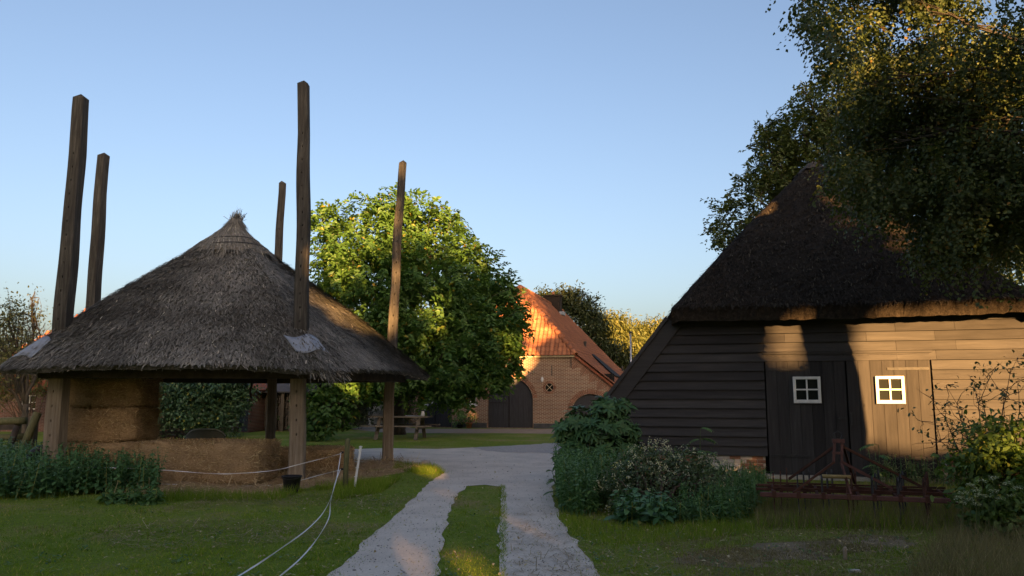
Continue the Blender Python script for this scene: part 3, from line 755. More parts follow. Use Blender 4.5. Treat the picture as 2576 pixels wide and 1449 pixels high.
# ------------------------------------------------------------------ walls with openings, tiles
def wall_mesh(name, outer, holes, depth, v0=0.0):
    """flat wall in the u-z plane at v0 with real openings, reveals going back by depth"""
    bm = bmesh.new()
    for loop in [outer] + holes:
        vs = [bm.verts.new((x, v0, z)) for x, z in loop]
        for i in range(len(vs)): bm.edges.new((vs[i], vs[(i + 1) % len(vs)]))
    bmesh.ops.triangle_fill(bm, use_beauty=True, use_dissolve=False, edges=bm.edges[:])
    bm.normal_update()
    for f in bm.faces:
        if f.normal.y > 0: f.normal_flip()
    b_edges = [e for e in bm.edges if len(e.link_faces) == 1]
    ex = bmesh.ops.extrude_edge_only(bm, edges=b_edges)
    bmesh.ops.translate(bm, verts=[g for g in ex['geom'] if isinstance(g, bmesh.types.BMVert)], vec=(0, depth, 0))
    me = bpy.data.meshes.new(name); bm.to_mesh(me); bm.free(); return me
def arch(u0, u1, spring, top, n=16):
    c, a, r = (u0 + u1) / 2, (u1 - u0) / 2, top - spring
    return [(u0, 0.0), (u1, 0.0)] + [(c + a * math.cos(t), spring + r * math.sin(t)) for t in np.linspace(0, math.pi, n)]
def circle(c, r, n=20):
    return [(c[0] + r * math.cos(t), c[1] + r * math.sin(t)) for t in np.linspace(0, 2 * math.pi, n, endpoint=False)]
def panel(name, poly, v, th, mat, parent, **kw):
    m = MB(); n = len(poly)
    m.add([(x, v, z) for x, z in poly] + [(x, v + th, z) for x, z in poly],
          [tuple(range(n)), tuple(reversed(range(n, 2 * n)))] + [(i + n, (i + 1) % n + n, (i + 1) % n, i) for i in range(n)])
    return put(name, m, mat, parent, **kw)
def voussoirs(parent, c, a, b, t0, t1, n, depth=0.2, v=-0.012, mat='single_brick'):
    """single bricks standing round an arch; one mesh each, wedge shaped"""
    for k in range(n):
        ta, tb = t0 + (t1 - t0) * (k + 0.13) / n, t0 + (t1 - t0) * (k + 0.87) / n
        q = [(c[0] + (a + e) * math.cos(t), c[1] + (b + e) * math.sin(t)) for e, t in ((0, ta), (0, tb), (depth, tb), (depth, ta))]
        panel('brick', q, v, 0.03, mat, parent)
def tile_mesh():
    m = MB(); xs = (0, .045, .09, .125, .165, .215); zs = (.045, .062, .045, .008, -.006, .024)
    v = [(x, 0.0, z) for x, z in zip(xs, zs)] + [(x, -0.29, z + 0.022) for x, z in zip(xs, zs)] + [(x, -0.29, z + 0.004) for x, z in zip(xs, zs)]
    return m.add(v, [(i, i + 6, i + 7, i + 1) for i in range(5)] + [(i + 6, i + 12, i + 13, i + 7) for i in range(5)])
TILE = tile_mesh()
def tile_spots(origin, udir, upd, length_u, slope_len, ok, cu=0.205, cv=0.245):
    """matrices of the tiles laid from the eave up"""
    u, up = Vector(udir).normalized(), Vector(upd).normalized(); nrm_ = u.cross(up).normalized(); out = []
    for r_ in range(int(slope_len / cv) + 1):
        for c in range(int(length_u / cu) + 1):
            a, b = c * cu, r_ * cv
            if not ok(a + 0.1, b + 0.12): continue
            p = Vector(origin) + u * (a + rnd.uniform(-.004, .004)) + up * (b + 0.27) + nrm_ * (0.02 + rnd.uniform(0, .006))
            m = Matrix((u, up, nrm_)).transposed().to_4x4(); m.translation = p
            out.append(m)
    return out
def tiles_joined(name, mats, mat, parent, **kw):
    tv = np.array(TILE.v); tf = np.array(TILE.f); k = len(tv)
    V = np.concatenate([tv @ np.array(m.to_3x3()).T + np.array(m.translation) for m in mats])
    Q = (tf[None] + (np.arange(len(mats)) * k)[:, None, None]).reshape(-1, 4)
    return put(name, raw_mesh(name, V, Q), mat, parent, smooth=False, kind='stuff', **kw)
def quad(name, pts, mat, parent, th=0.05, **kw):
    m = MB(); n = len(pts); pts = [Vector(p) for p in pts]; nr_ = (pts[1] - pts[0]).cross(pts[2] - pts[0]).normalized()
    m.add(pts + [p - nr_ * th for p in pts], [tuple(range(n)), tuple(reversed(range(n, 2 * n)))] + [(i + n, (i + 1) % n + n, (i + 1) % n, i) for i in range(n)])
    return put(name, m, mat, parent, **kw)

# ------------------------------------------------------------------ brick farmhouse
FH = Frame(G(1283, 1077), R(14))
fh = empty('farmhouse', FH.o, -R(14), label='red brick farmhouse with orange tiled hipped roof and arched doors', category='farmhouse')
out_ = [(-5.2, 0), (5.25, 0), (5.25, 1.86), (3.23, 3.48), (-3.23, 3.48), (-5.2, 1.86)]
A1, A2 = arch(-1.13, 1.13, 1.36, 2.43), arch(3.02, 4.85, 0.72, 1.64)
A0 = [(-4.78, 0), (-2.98, 0), (-2.98, 1.95), (-4.78, 1.95)]
W1 = circle((1.95, 1.95), 0.20); W2 = [(-2.35, 1.12), (-1.72, 1.12), (-1.72, 1.72), (-2.35, 1.72)]
put('wall', wall_mesh('wall', out_, [[(x, z + 0.001) if z == 0 else (x, z) for x, z in a] for a in (
    [(x, max(z, 0.02)) for x, z in A1], [(x, max(z, 0.02)) for x, z in A2], [(x, max(z, 0.02)) for x, z in A0])] + [W1, W2], 0.22), 'brick_wall', fh)
put('side_wall', MB().box((5.05, 0.225, 0), (5.24, 17, 1.8)).box((-5.19, 0.225, 0), (-5.0, 17, 1.8)).box((-5.19, 17.0, 0), (5.24, 17.2, 1.8)), 'brick_wall', fh)
put('inner_wall', MB().box((-4.98, 0.45, 0.02), (5.03, 0.5, 2.6)), 'inside_dark', fh)
for a, b in ((-5.22, -4.82), (-2.94, -1.17), (1.17, 2.98), (4.9, 5.27)): put('plinth', MB().box((a, -0.03, 0), (b, 0.02, 0.24)), 'plinth', fh)
def arched_door(poly, u0, u1, split, mat, label, cols):
    d = panel('door', poly, 0.13, 0.05, mat, fh, label=label)
    top = max(z for _, z in poly)
    for k in range(1, cols):
        u = u0 + (u1 - u0) * k / cols
        zt = max([z for x, z in poly]) - 0.02
        a, c = (u1 - u0) / 2, (u0 + u1) / 2
        spring = [z for x, z in poly if abs(x - u1) < 0.01][-1] if len(poly) > 4 else top
        if len(poly) > 4: zt = spring + (top - spring) * math.sqrt(max(0.0, 1 - ((u - c) / a) ** 2)) - 0.02
        put('board_joint', MB().box((u - 0.006, 0.118, 0.03), (u + 0.006, 0.1295, zt)), 'iron', d)
    return d
d1 = arched_door(A1, -1.13, 1.13, 0, 'grey_door', 'tall arched dark grey double barn door', 9)
put('cross_rail', MB().box((-1.11, 0.09, 1.19), (-0.08, 0.117, 1.24)), 'iron', d1); put('leaf_gap', MB().box((-0.09, 0.10, 0.03), (-0.06, 0.117, 2.40)), 'inside_dark', d1)
arched_door(A2, 3.02, 4.85, 0, 'grey_door', 'low arched dark door behind the rhododendron', 7)
d0 = arched_door(A0, -4.78, -2.98, 0, 'blue_door', 'dark blue double door with notices pinned on it', 8)
put('leaf_gap', MB().box((-3.89, 0.10, 0.03), (-3.865, 0.117, 1.94)), 'inside_dark', d0)
put('door_handle', MB().box((-3.83, 0.07, 0.90), (-3.79, 0.117, 1.12)).box((-3.97, 0.06, 1.01), (-3.71, 0.08, 1.03)), 'galvanised', d0)
for (u0, z0, u1, z1, tilt) in ((-4.30, 1.30, -4.07, 1.42, 0), (-4.12, 1.17, -3.94, 1.25, 0), (-4.44, 0.83, -4.24, 1.15, 0.06)):
    no = put('paper_notice', MB().add([(u0, 0.11, z1), (u1, 0.11, z1), (u1 - tilt, 0.10, z0), (u0, 0.10, z0)], [(0, 3, 2, 1)]), 'paper', d0)
    no.modifiers.new('t', 'SOLIDIFY').thickness = 0.003
put('notice_print', MB().box((-4.40, 0.0985, 1.04), (-4.28, 0.1005, 1.11)), 'ink', d0)
voussoirs(fh, (0, 1.36), 1.15, 1.09, R(4), R(176), 44, 0.21)
voussoirs(fh, (3.935, 0.72), 0.935, 0.94, R(4), R(176), 36, 0.21)
voussoirs(fh, (1.95, 1.95), 0.215, 0.215, 0, 2 * math.pi, 22, 0.11)
for q in [out_[2:4], out_[4:6]]:                               # slanting brickwork along both verges
    (ua, za), (ub, zb) = q if q[0][0] > 0 else q[::-1]
    sgn = 1 if ua > 0 else -1
    dv = Vector((ub - ua, zb - za)); Ln = dv.length; dv.normalize(); nn_ = Vector((-sgn * dv.y * 1.0, sgn * dv.x)); nn_ = Vector((-sgn * abs(dv.y), -abs(dv.x)))
    for k in range(5):
        s0 = Ln * k / 5
        for j in range(8):
            s1 = s0 + Ln / 5 * (j + 0.12) / 8; s2 = s0 + Ln / 5 * (j + 0.82) / 8; ln_ = 0.62 * (1 - abs(j - 3.2) / 6.5)
            a = Vector((ua, za)) + dv * s1; b = Vector((ua, za)) + dv * s2
            a += nn_ * 0.03; b += nn_ * 0.03
            panel('brick', [tuple(a), tuple(b), tuple(b + nn_ * ln_), tuple(a + nn_ * ln_)][::-sgn], -0.004, 0.02, 'single_brick', fh)
wn_ = put('round_window', MB().add([(x, 0.08, z) for x, z in W1], [tuple(range(20))]), 'pane', fh)
for a in (R(45), R(135)):
    put('glazing_bar', MB().bar((1.95 - 0.2 * math.cos(a), 0.065, 1.95 - 0.2 * math.sin(a)), (1.95 + 0.2 * math.cos(a), 0.065, 1.95 + 0.2 * math.sin(a)), 0.03, 0.02), 'cream_paint', wn_)
w2 = put('window', MB().add([(x, 0.12, z) for x, z in W2], [(0, 1, 2, 3)]), 'pane', fh)
put('frame', MB().box((-2.35, 0.07, 1.12), (-2.30, 0.118, 1.72)).box((-1.77, 0.07, 1.12), (-1.72, 0.118, 1.72)).box((-2.30, 0.07, 1.67), (-1.77, 0.118, 1.72)).box((-2.30, 0.07, 1.12), (-1.77, 0.118, 1.17)).box((-2.05, 0.08, 1.17), (-2.02, 0.118, 1.67)), 'white_paint', w2)
put('sill', MB().box((-2.42, -0.06, 1.06), (-1.65, 0.06, 1.115)), 'white_paint', w2)
put('wall_anchor', MB().box((2.07, -0.05, 2.50), (2.10, -0.004, 3.02)), 'iron', fh)
put('wall_anchor', MB().box((3.02, -0.05, 2.9), (3.045, -0.004, 3.38)), 'iron', fh)
at(put('wall_lamp', MB().lathe([(0.0, 0.0), (0.05, 0.02), (0.07, 0.1), (0.06, 0.2), (0.03, 0.25), (0, 0.26)], n=12), 'white_plastic', fh, smooth=True), (1.62, -0.07, 2.2))
put('gutter', MB().box((-3.25, -0.16, 3.40), (3.22, -0.02, 3.49)), 'cream_paint', fh)
put('downpipe', MB().tube([(-5.27, -0.05, 0.02), (-5.27, -0.05, 1.9)], 0.05, 8), 'blue_door', fh)
PK = Vector((-0.1, 2.5, 7.2)); HE = 3.47
hipL, hipR = Vector((-3.3, -0.16, HE)), Vector((3.28, -0.16, HE))
# roof boarding under the tiles
rf = quad('roof', [hipL, hipR, PK], 'old_tile', fh, 0.1)
BK = Vector((-0.1, 15.0, 7.2))
quad('roof', [hipR, (3.28, 17.4, HE), BK, PK], 'old_tile', fh, 0.1)
quad('roof', [(5.55, -0.12, 1.66), (5.55, 17.4, 1.66), (3.28, 17.4, HE), hipR + Vector((0, .04, 0))], 'old_tile', fh, 0.1)
quad('roof', [PK, BK, (-3.3, 17.4, HE), hipL], 'old_tile', fh, 0.1)
quad('roof', [hipL + Vector((0, .04, 0)), (-3.3, 17.4, HE), (-5.5, 17.4, 1.66), (-5.5, -0.12, 1.66)], 'old_tile', fh, 0.1)
quad('roof', [(3.28, 17.4, HE), (-3.3, 17.4, HE), BK], 'old_tile', fh, 0.1)
upv = (PK - (hipL + hipR) / 2); sl = upv.length; wid = (hipR - hipL).length
mats = tile_spots(hipL + Vector((0, -0.05, 0)), (1, 0, 0), Vector((0, upv.y, upv.z)), wid, sl, lambda a, b: a > (b / sl) * 3.2 - 0.1 and a < wid - (b / sl) * 3.38 + 0.1 and b < sl - 0.1, 0.212, 0.255)
tme = TILE.mesh('tile'); tme.materials.append(MATS['tile'])
for m in mats[:300]: at(put('tile', tme, None, rf), mat=m)
if len(mats) > 300: tiles_joined('tile_rows', mats[300:], 'tile', rf)
ridge_dir = (BK - PK).normalized()
up2 = (PK - hipR); up2 = Vector((up2.x, 0, up2.z)); s2 = up2.length
mats = tile_spots((3.28, -0.16, HE), (0, 1, 0), up2, 17.4, s2, lambda a, b: a > (b / s2) * 2.66 - 0.05 and a < 17.5 - (b / s2) * 2.4, 0.22, 0.26)
tiles_joined('tile_field', mats, 'tile', fh)
up3 = Vector((3.28 - 5.55, 0, HE - 1.66)); s3 = up3.length
tiles_joined('tile_field', tile_spots((5.55, -0.12, 1.66), (0, 1, 0), up3, 17.4, s3, lambda a, b: True, 0.22, 0.26), 'tile', fh)
def ridge_tiles(a, b, n):
    a, b = Vector(a), Vector(b)
    for k in range(n):
        p, q = a.lerp(b, k / n), a.lerp(b, (k + 1.08) / n); d = (q - p).normalized(); x = d.cross(Vector((0, 0, 1))).normalized(); y = x.cross(d)
        m = MB(); vs = []
        for c, rr in ((p, 0.135), (q, 0.12)):
            for t in np.linspace(-0.25, math.pi + 0.25, 8): vs.append(c + x * (rr * math.cos(t)) + y * (rr * math.sin(t) - 0.01))
        m.add(vs, [(i, i + 1, i + 9, i + 8) for i in range(7)])
        o = put('ridge_tile', m, 'tile', fh, smooth=True); o.modifiers.new('t', 'SOLIDIFY').thickness = 0.015
ridge_tiles(hipR + Vector((0, -0.02, 0.03)), PK + Vector((0, 0, 0.03)), 15)
ridge_tiles(hipL + Vector((0, -0.02, 0.03)), PK + Vector((0, 0, 0.03)), 15)
ridge_tiles(PK + Vector((0, 0.05, 0.03)), BK + Vector((0, 0, 0.03)), 34)
ch = put('chimney', MB().box((-0.45, 10.6, 6.2), (0.55, 11.3, 7.72)), 'chimney_brick', fh)
put('chimney_rim', MB().box((-0.52, 10.53, 7.72), (0.62, 11.37, 7.82)), 'chimney_brick', ch)
put('chimney_pot', MB().lathe([(0.09, 0), (0.11, 0.2), (0.09, 0.22), (0.07, 0.2)], (0.05, 10.95, 7.82), 12), 'terracotta', ch)
put('lead_flashing', MB().box((0.5, 10.55, 6.55), (0.75, 11.35, 6.75)), 'lead', ch)
def on_side(px, py, lift=0.0):
    """local point on the upper or lower right roof slope seen at a pixel"""
    o = Vector((0, 0, CAM_H)); r_ = ray(px, py)
    for a, b in ((Vector((5.55, 0, 1.66)), up3.normalized()), (Vector((3.28, 0, HE)), up2.normalized())):
        nl = Vector((0, 1, 0)).cross(b).normalized(); nw = FH.u * nl.x + FH.v * nl.y + Vector((0, 0, nl.z))
        p0 = FH.world(a.x, a.y, a.z); t = (p0 - o).dot(nw) / r_.dot(nw); p = FH.local(o + r_ * t)
        if p.z > HE or b is not None and p.z <= HE and a.z < 2: break
    return p + nl * (lift if nl.z > 0 else -lift)
vp = on_side(1472, 886)
put('vent_pipe', MB().tube([vp, vp + Vector((0, 0, 0.5))], 0.07, 10).tube([vp + Vector((0, 0, 0.5)), vp + Vector((0, 0, 0.62))], 0.095, 10), 'iron', fh)
vq = on_side(1566, 938)
put('vent_pipe', MB().tube([vq, vq + Vector((0, 0, 0.45))], 0.06, 10), 'iron', fh)
def slope_quad(name, pxs, lift, mat, th):
    return quad(name, [on_side(*p, lift) for p in pxs], mat, fh, th)
slope_quad('roof_window', [(1484, 897), (1490, 897), (1562, 958), (1540, 950)], 0.12, 'inside_dark', 0.06)
slope_quad('roof_flashing', [(1474, 868), (1478, 868), (1506, 893), (1503, 895)], 0.10, 'lead', 0.04)

# ------------------------------------------------------------------ black barn under dark thatch
B_ANG = R(16.3)
_b0 = Frame(G(1925, 1203), B_ANG)
BN = Frame(_b0.world(1.58, 0, 0), B_ANG)
bn = empty('barn', BN.o, -B_ANG, label='black weatherboarded barn under a dark thatched half-hipped roof', category='barn')
BE, BEU, BR_V, BR_Z = 3.36, 3.30, 4.1, 7.55
ksl = (BR_Z - BE) / BEU
def barn_z(u, v):
    front = BE + (v + 0.48) * (BR_Z - BE) / (BR_V + 0.48)
    side = BR_Z - abs(u) * ksl
    k = 0.28
    h = max(0.0, k - abs(front - side)) / k
    z = min(front, side) - h * h * k * 0.25
    z2 = BR_Z + 0.02
    h = max(0.0, 0.3 - abs(z - z2)) / 0.3
    z = min(z, z2) - h * h * 0.3 * 0.25
    return z + 0.10 * math.sin(min(1, max(0, (BR_Z - z) / (BR_Z - BE))) * math.pi)      # the slopes bulge a little
us = list(np.concatenate([np.linspace(-5.25, -3.32, 22), np.linspace(-3.28, 3.28, 76), np.linspace(3.32, 5.25, 22)]))
nv_ = 96
vs, fs = [], []
rj = random.Random(9)
def vfront(u): return -0.48 + 0.05 * (u / 3.3) ** 2 if abs(u) < 3.3 else 0.02
for j in range(nv_ + 1):
    for u in us:
        vf = vfront(u); v = vf + (10.2 - vf) * (j / nv_) ** 1.2; jit = 0.022
        vs.append((u + rj.uniform(-jit, jit), v + (rj.uniform(-jit, jit) if j else rj.uniform(-.03, .03)), barn_z(u, v) + rj.uniform(-jit, jit)))
nu = len(us); top_n = len(vs)
for j in range(nv_):
    for i in range(nu - 1):
        a = j * nu + i; fs.append((a, a + 1, a + nu + 1, a + nu))
for i, u in enumerate(us):                                    # thatch butt and soffit
    vf = vfront(u); vs.append((u, vf + 0.03, barn_z(u, vf) - 0.27 - rj.uniform(0, 0.03)))
for i, u in enumerate(us):
    vs.append((u, 0.25 if abs(u) < 3.3 else 0.6, min(barn_z(u, 0.25) - 0.35, BE - 0.2)))
for i in range(nu - 1):
    fs.append((top_n + i, top_n + i + 1, i + 1, i)); fs.append((top_n + nu + i, top_n + nu + i + 1, top_n + i + 1, top_n + i))
for e in (0, nu - 1):                                         # side eaves turned under
    k0 = len(vs)
    for j in range(nv_ + 1):
        x, y, z = vs[j * nu + e]; vs.append((x * 0.985, y, z - 0.27))
    for j in range(nv_): 
        q = (j * nu + e, (j + 1) * nu + e, k0 + j + 1, k0 + j); fs.append(q if e == 0 else q[::-1])
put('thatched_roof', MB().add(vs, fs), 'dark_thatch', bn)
n = 30000
uu = rng.uniform(-5.2, 5.2, n); vv_ = rng.uniform(0, 1, n) ** 1.3 * 7
vv_ = vv_ + np.array([vfront(u) for u in uu])
p0 = np.array([(u, v, barn_z(u, v) + 0.01) for u, v in zip(uu, vv_)])
gu = np.array([(barn_z(u + .05, v) - barn_z(u - .05, v)) / .1 for u, v in zip(uu, vv_)]); gv = np.array([(barn_z(u, v + .05) - barn_z(u, v - .05)) / .1 for u, v in zip(uu, vv_)])
nr = norm(np.stack([-gu, -gv, np.ones(n)], 1)); dn = norm(np.stack([-gu, -gv, -(gu ** 2 + gv ** 2)], 1))
ax = norm(dn + rng.normal(size=(n, 3)) * 0.22 + nr * 0.1)
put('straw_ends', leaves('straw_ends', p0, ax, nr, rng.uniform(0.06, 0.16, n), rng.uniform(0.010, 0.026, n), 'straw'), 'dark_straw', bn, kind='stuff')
cpm = MB(); cpm.grid(lambda a, b: ((a - .5) * (1.0 + .1 * math.sin(b * 40)), BR_V - .45 + 6.3 * b + .05 * math.sin(a * 13), barn_z((a - .5) * 1.0, BR_V - .45 + 6.3 * b) + .05 + .02 * math.sin(a * 30 + b * 60)), 14, 60)
put('ridge_cap', cpm, 'old_beam', bn)
# carcass behind the boards
dark = MB().box((-4.55, 0.16, 0.02), (4.55, 0.2, 1.45)).box((-3.0, 0.16, 1.45), (3.0, 0.2, 3.2)).box((-4.6, 0.2, 0), (-4.45, 10.0, 1.3)).box((4.45, 0.2, 0), (4.6, 10.0, 1.3))
put('inner_wall', dark, 'inside_dark', bn)
# lapped boards, one by one
def verge_u(z): return (BR_Z - 0.22 - z) / ksl
bz0, pitch = 0.43, 0.186
def board(u0l, u0h, u1l, u1h, z, hgt):
    m = MB(); r = 0.004 * rnd.uniform(-1, 1)
    z1 = z + hgt + 0.02
    vs = [(u0l, -0.062 + r, z), (u1l, -0.062 + r, z), (u1h, -0.014 + r, z1), (u0h, -0.014 + r, z1), (u0l, -0.022 + r, z), (u1l, -0.022 + r, z), (u1h, 0.0 + r, z1), (u0h, 0.0 + r, z1)]
    m.add(vs, [(0, 1, 2, 3), (7, 6, 5, 4), (0, 4, 5, 1), (1, 5, 6, 2), (2, 6, 7, 3), (3, 7, 4, 0)])
    put('board', m, 'tarred_board', bn)
for k in range(16):
    z = bz0 + k * pitch; zt = z + pitch
    if z > 3.28: break
    vl, vh = verge_u(z) - 0.02, verge_u(zt) - 0.02
    j = rnd.uniform(-0.002, 0.002)
    if zt < 2.47:
        board(-vl, -vh, -1.515, -1.515, z, pitch); board(1.515, 1.515, vl, vh, z, pitch)
    else:
        cuts = [-1.5 if k % 2 else -1.1, 0.92 if k % 3 else 0.4, 1.95 if k % 2 else 1.6]
        e = [(-vl, -vh)] + [(c, c) for c in cuts] + [(vl, vh)]
        for a, b in zip(e[:-1], e[1:]): board(a[0] + 0.002, a[1] + 0.002, b[0] - 0.002, b[1] - 0.002, z, pitch)
for s in (-1, 1):                                             # wind boards up the verge
    a, b = Vector((s * (verge_u(0.55) + 0.12), -0.09, 0.55)), Vector((s * (verge_u(3.2) + 0.12), -0.09, 3.2))
    d = (b - a).normalized(); nrm_ = Vector((-d.z * s, 0, d.x * s)); nrm_ = nrm_ if nrm_.x * s < 0 else -nrm_
    m = MB(); w = 0.30
    q = [a, b, b + nrm_ * w, a + nrm_ * w]
    m.add([p for p in q] + [p + Vector((0, 0.035, 0)) for p in q], [(0, 1, 2, 3), (7, 6, 5, 4), (0, 4, 5, 1), (1, 5, 6, 2), (2, 6, 7, 3), (3, 7, 4, 0)])
    put('wind_board', m, 'tarred_board', bn)
    put('verge_batten', MB().bar(a + nrm_ * -0.03 + Vector((0, 0.06, 0)), b + nrm_ * -0.03 + Vector((0, 0.06, 0)), 0.22, 0.07), 'tarred_board', bn)
put('door_lintel', MB().box((-1.53, -0.06, 2.43), (1.53, 0.0, 2.47)), 'tarred_board', bn)
# brick plinth, brick by brick
pws = [put('plinth', MB().box((a, 0.005, -0.05), (b, 0.15, 0.425)), 'mortar', bn) for a, b in ((-4.4, -1.56), (1.56, 4.4))]
for r_ in range(6):
    for s0, s1 in ((-4.4, -1.56), (1.56, 4.4)):
        u = s0 + (0 if r_ % 2 else 0.105)
        first = True
        while u < s1 - 0.05:
            w = min(0.205, s1 - u)
            limed = s0 < 0 and -2.9 < u < -1.95 and rnd.random() < 0.85
            put('brick', MB().box((u, -0.008 - rnd.uniform(0, .006), 0.0 + r_ * 0.072), (u + w, 0.012, r_ * 0.072 + 0.060)), 'limed_brick' if limed else 'single_brick', pws[s0 > 0])
            u += 0.216
# plank doors with small white windows
def barn_window(u0, u1, z0, z1, label):
    w = put('window', MB().box((u0 + 0.05, -0.062, z0 + 0.05), (u1 - 0.05, -0.058, z1 - 0.05)), 'pane', bn, label=label)
    t, f0, f1 = 0.054, -0.095, -0.045
    fr = MB().box((u0, f0, z0), (u0 + t, f1, z1)).box((u1 - t, f0, z0), (u1, f1, z1)).box((u0 + t, f0, z1 - t), (u1 - t, f1, z1)).box((u0 + t, f0, z0), (u1 - t, f1, z0 + t))
    bevel(put('frame', fr, 'white_paint', w), 0.006)
    c, zc = (u0 + u1) / 2, (z0 + z1) / 2
    put('glazing_bar', MB().box((c - 0.014, -0.088, z0 + t), (c + 0.014, -0.063, z1 - t)), 'white_paint', w)
    put('glazing_bar', MB().box((u0 + t, -0.086, zc - 0.014), (u1 - t, -0.064, zc + 0.014)), 'white_paint', w)
    put('sill', MB().box((u0, -0.10, z0 - 0.012), (u1, -0.045, z0 - 0.001)), 'white_paint', w)
for s in (-1, 1):
    u0, u1 = (-1.49, -0.012) if s < 0 else (0.012, 1.485)
    dr = put('door', MB().box((u0 + .02, -0.012, 0.10), (u1 - .02, 0.012, 2.40)), 'inside_dark', bn, label='left plank door in deep shade' if s < 0 else 'right plank door partly in evening sun')
    n_ = 7; w = (u1 - u0) / n_
    for k in range(n_):
        y = -0.038 - rnd.uniform(0, 0.005)
        put('plank', MB().box((u0 + k * w + 0.003, y, 0.09), (u0 + (k + 1) * w - 0.003, -0.013, 2.415 - rnd.uniform(0, .006))), 'tarred_plank', dr)
    put('latch', MB().box((u1 - .16, -0.062, 1.16), (u1 - .03, -0.046, 1.20)) if s < 0 else MB().box((u0 + .03, -0.062, 1.05), (u0 + .06, -0.046, 1.30)), 'iron', dr)
    for z in (0.42, 2.1):
        a, b = (u1 - 0.02, u1 - 0.75) if s > 0 else (u0 + 0.02, u0 + 0.75)
        put('strap_hinge', MB().box((min(a, b), -0.052, z), (max(a, b), -0.0445, z + 0.05)), 'iron', dr)
barn_window(-0.985, -0.475, 1.48, 1.985, 'white four-pane window on the shaded left door')
barn_window(0.51, 1.015, 1.475, 1.985, 'white four-pane window on the sunlit right door')
put('threshold', MB().box((-1.55, -0.1, 0.0), (1.55, 0.15, 0.08)), 'mortar', bn)

# ------------------------------------------------------------------ long brick shed behind the hay barrack
SH = Frame((-17.2, 34.6, 0), R(4))
sh = empty('brick_shed', SH.o, -R(4), label='long low brick shed with red tiled roof behind the hay barrack', category='shed')
def shp(x, y): return SH.px(x, y)
wl0, wr0 = -7.2, 5.9
shw = [shp(163, 1036)[0], shp(188, 1036)[0], shp(163, 1036)[1], shp(163, 1000)[1]]
HW = [[(shw[0], shw[2]), (shw[1], shw[2]), (shw[1], shw[3]), (shw[0], shw[3])]]
q = shp(50, 1030); HW.append([(q[0], q[1]), (q[0] + 0.7, q[1]), (q[0] + 0.7, q[1] + 0.62), (q[0], q[1] + 0.62)])
q = shp(594, 1085); HD = [(q[0], 0.03), (q[0] + 0.5, 0.03), (q[0] + 0.5, 1.5), (q[0], 1.5)]
put('wall', wall_mesh('wall', [(wl0, 0), (wr0, 0), (wr0, 1.92), (wl0, 1.92)], HW + [HD], 0.2), 'dark_brick', sh)
put('side_wall', MB().box((wr0 - 0.2, 0.205, 0), (wr0 - 0.01, 6, 1.9)), 'dark_brick', sh); put('side_wall', MB().box((wl0 + 0.01, 0.205, 0), (wl0 + 0.2, 6, 1.9)), 'dark_brick', sh)
put('inner_wall', MB().box((wl0 + .2, 0.5, 0), (wr0 - .2, 0.55, 1.9)), 'inside_dark', sh)
for h_ in HW:
    w = put('window', MB().add([(x, 0.12, z) for x, z in h_], [(0, 1, 2, 3)]), 'pane', sh)
    (a, z0), (b, z1) = h_[0], h_[2]
    put('frame', MB().box((a, .08, z0), (a + .04, .118, z1)).box((b - .04, .08, z0), (b, .118, z1)).box((a + .04, .08, z0), (b - .04, .118, z0 + .04)).box((a + .04, .08, z1 - .04), (b - .04, .118, z1)), 'white_paint', w)
    put('glazing_bar', MB().box(((a + b) / 2 - .015, .09, z0 + .04), ((a + b) / 2 + .015, .117, z1 - .04)).box((a + .04, .095, (z0 + z1) / 2 - .015), (b - .04, .116, (z0 + z1) / 2 + .015)), 'white_paint', w)
    put('sill', MB().box((a - .06, -.05, z0 - .07), (b + .06, .06, z0 - .005)), 'dark_brick', w)
panel('door', HD, 0.12, 0.04, 'blue_door', sh)
put('rain_pipe', MB().tube([(5.2, -0.06, 0.02), (5.2, -0.06, 1.9)], 0.035, 8), 'galvanised', sh)
rl, rr_ = Vector((-3.7, 3.1, 5.75)), Vector((2.8, 3.1, 5.75)); e0, e1 = Vector((wl0 - .3, -0.3, 1.82)), Vector((wr0 + .3, -0.3, 1.82)); f0, f1 = Vector((wl0 - .3, 6.5, 1.82)), Vector((wr0 + .3, 6.5, 1.82))
srf = quad('roof', [e0, e1, rr_, rl], 'old_tile', sh, 0.08)
quad('roof', [e0, rl, f0][::-1][::-1], 'old_tile', sh, 0.08); quad('roof', [e1, f1, rr_], 'old_tile', sh, 0.08); quad('roof', [f1, f0, rl, rr_], 'old_tile', sh, 0.08)
us_ = Vector((0, rl.y - e0.y, rl.z - e0.z)); sl_ = us_.length; wd = (e1 - e0).length
tiles_joined('tile_field', tile_spots(e0, (1, 0, 0), us_, wd, sl_, lambda a, b: a > (b / sl_) * 3.8 and a < wd - (b / sl_) * 3.4, 0.23, 0.28), 'old_tile', srf)
# open lean-to with split planks beside the shed
lt = empty('lean_to', P(705, 1080, 35.5) * Vector((1, 1, 0)), -R(4), label='dark-roofed lean-to stacked with pale split planks beside the brick shed', category='lean-to')
quad('roof', [(-1.3, -0.4, 1.75), (1.6, -0.4, 1.75), (1.6, 2.0, 2.75), (-1.3, 2.0, 2.75)], 'plinth', lt, 0.06)
for u in (-0.33, 0.05, 0.42, 0.8):
    put('post', MB().box((u, -0.2, 0), (u + 0.14, -0.08, 1.78)), 'table_wood', lt)
lg = MB()
for r_ in range(16):
    for c in range(12):
        lg.tube([(-0.7 + c * 0.16 + rnd.uniform(-.02, .02), 0.0 + rnd.uniform(-.02, .02), 0.08 + r_ * 0.10), (-0.7 + c * 0.16, 0.5, 0.08 + r_ * 0.10)], rnd.uniform(0.045, 0.07), 6)
put('firewood', lg, 'table_wood', lt, kind='stuff')
put('back_wall', MB().box((-1.2, 1.7, 0), (1.5, 1.8, 2.5)), 'inside_dark', lt)

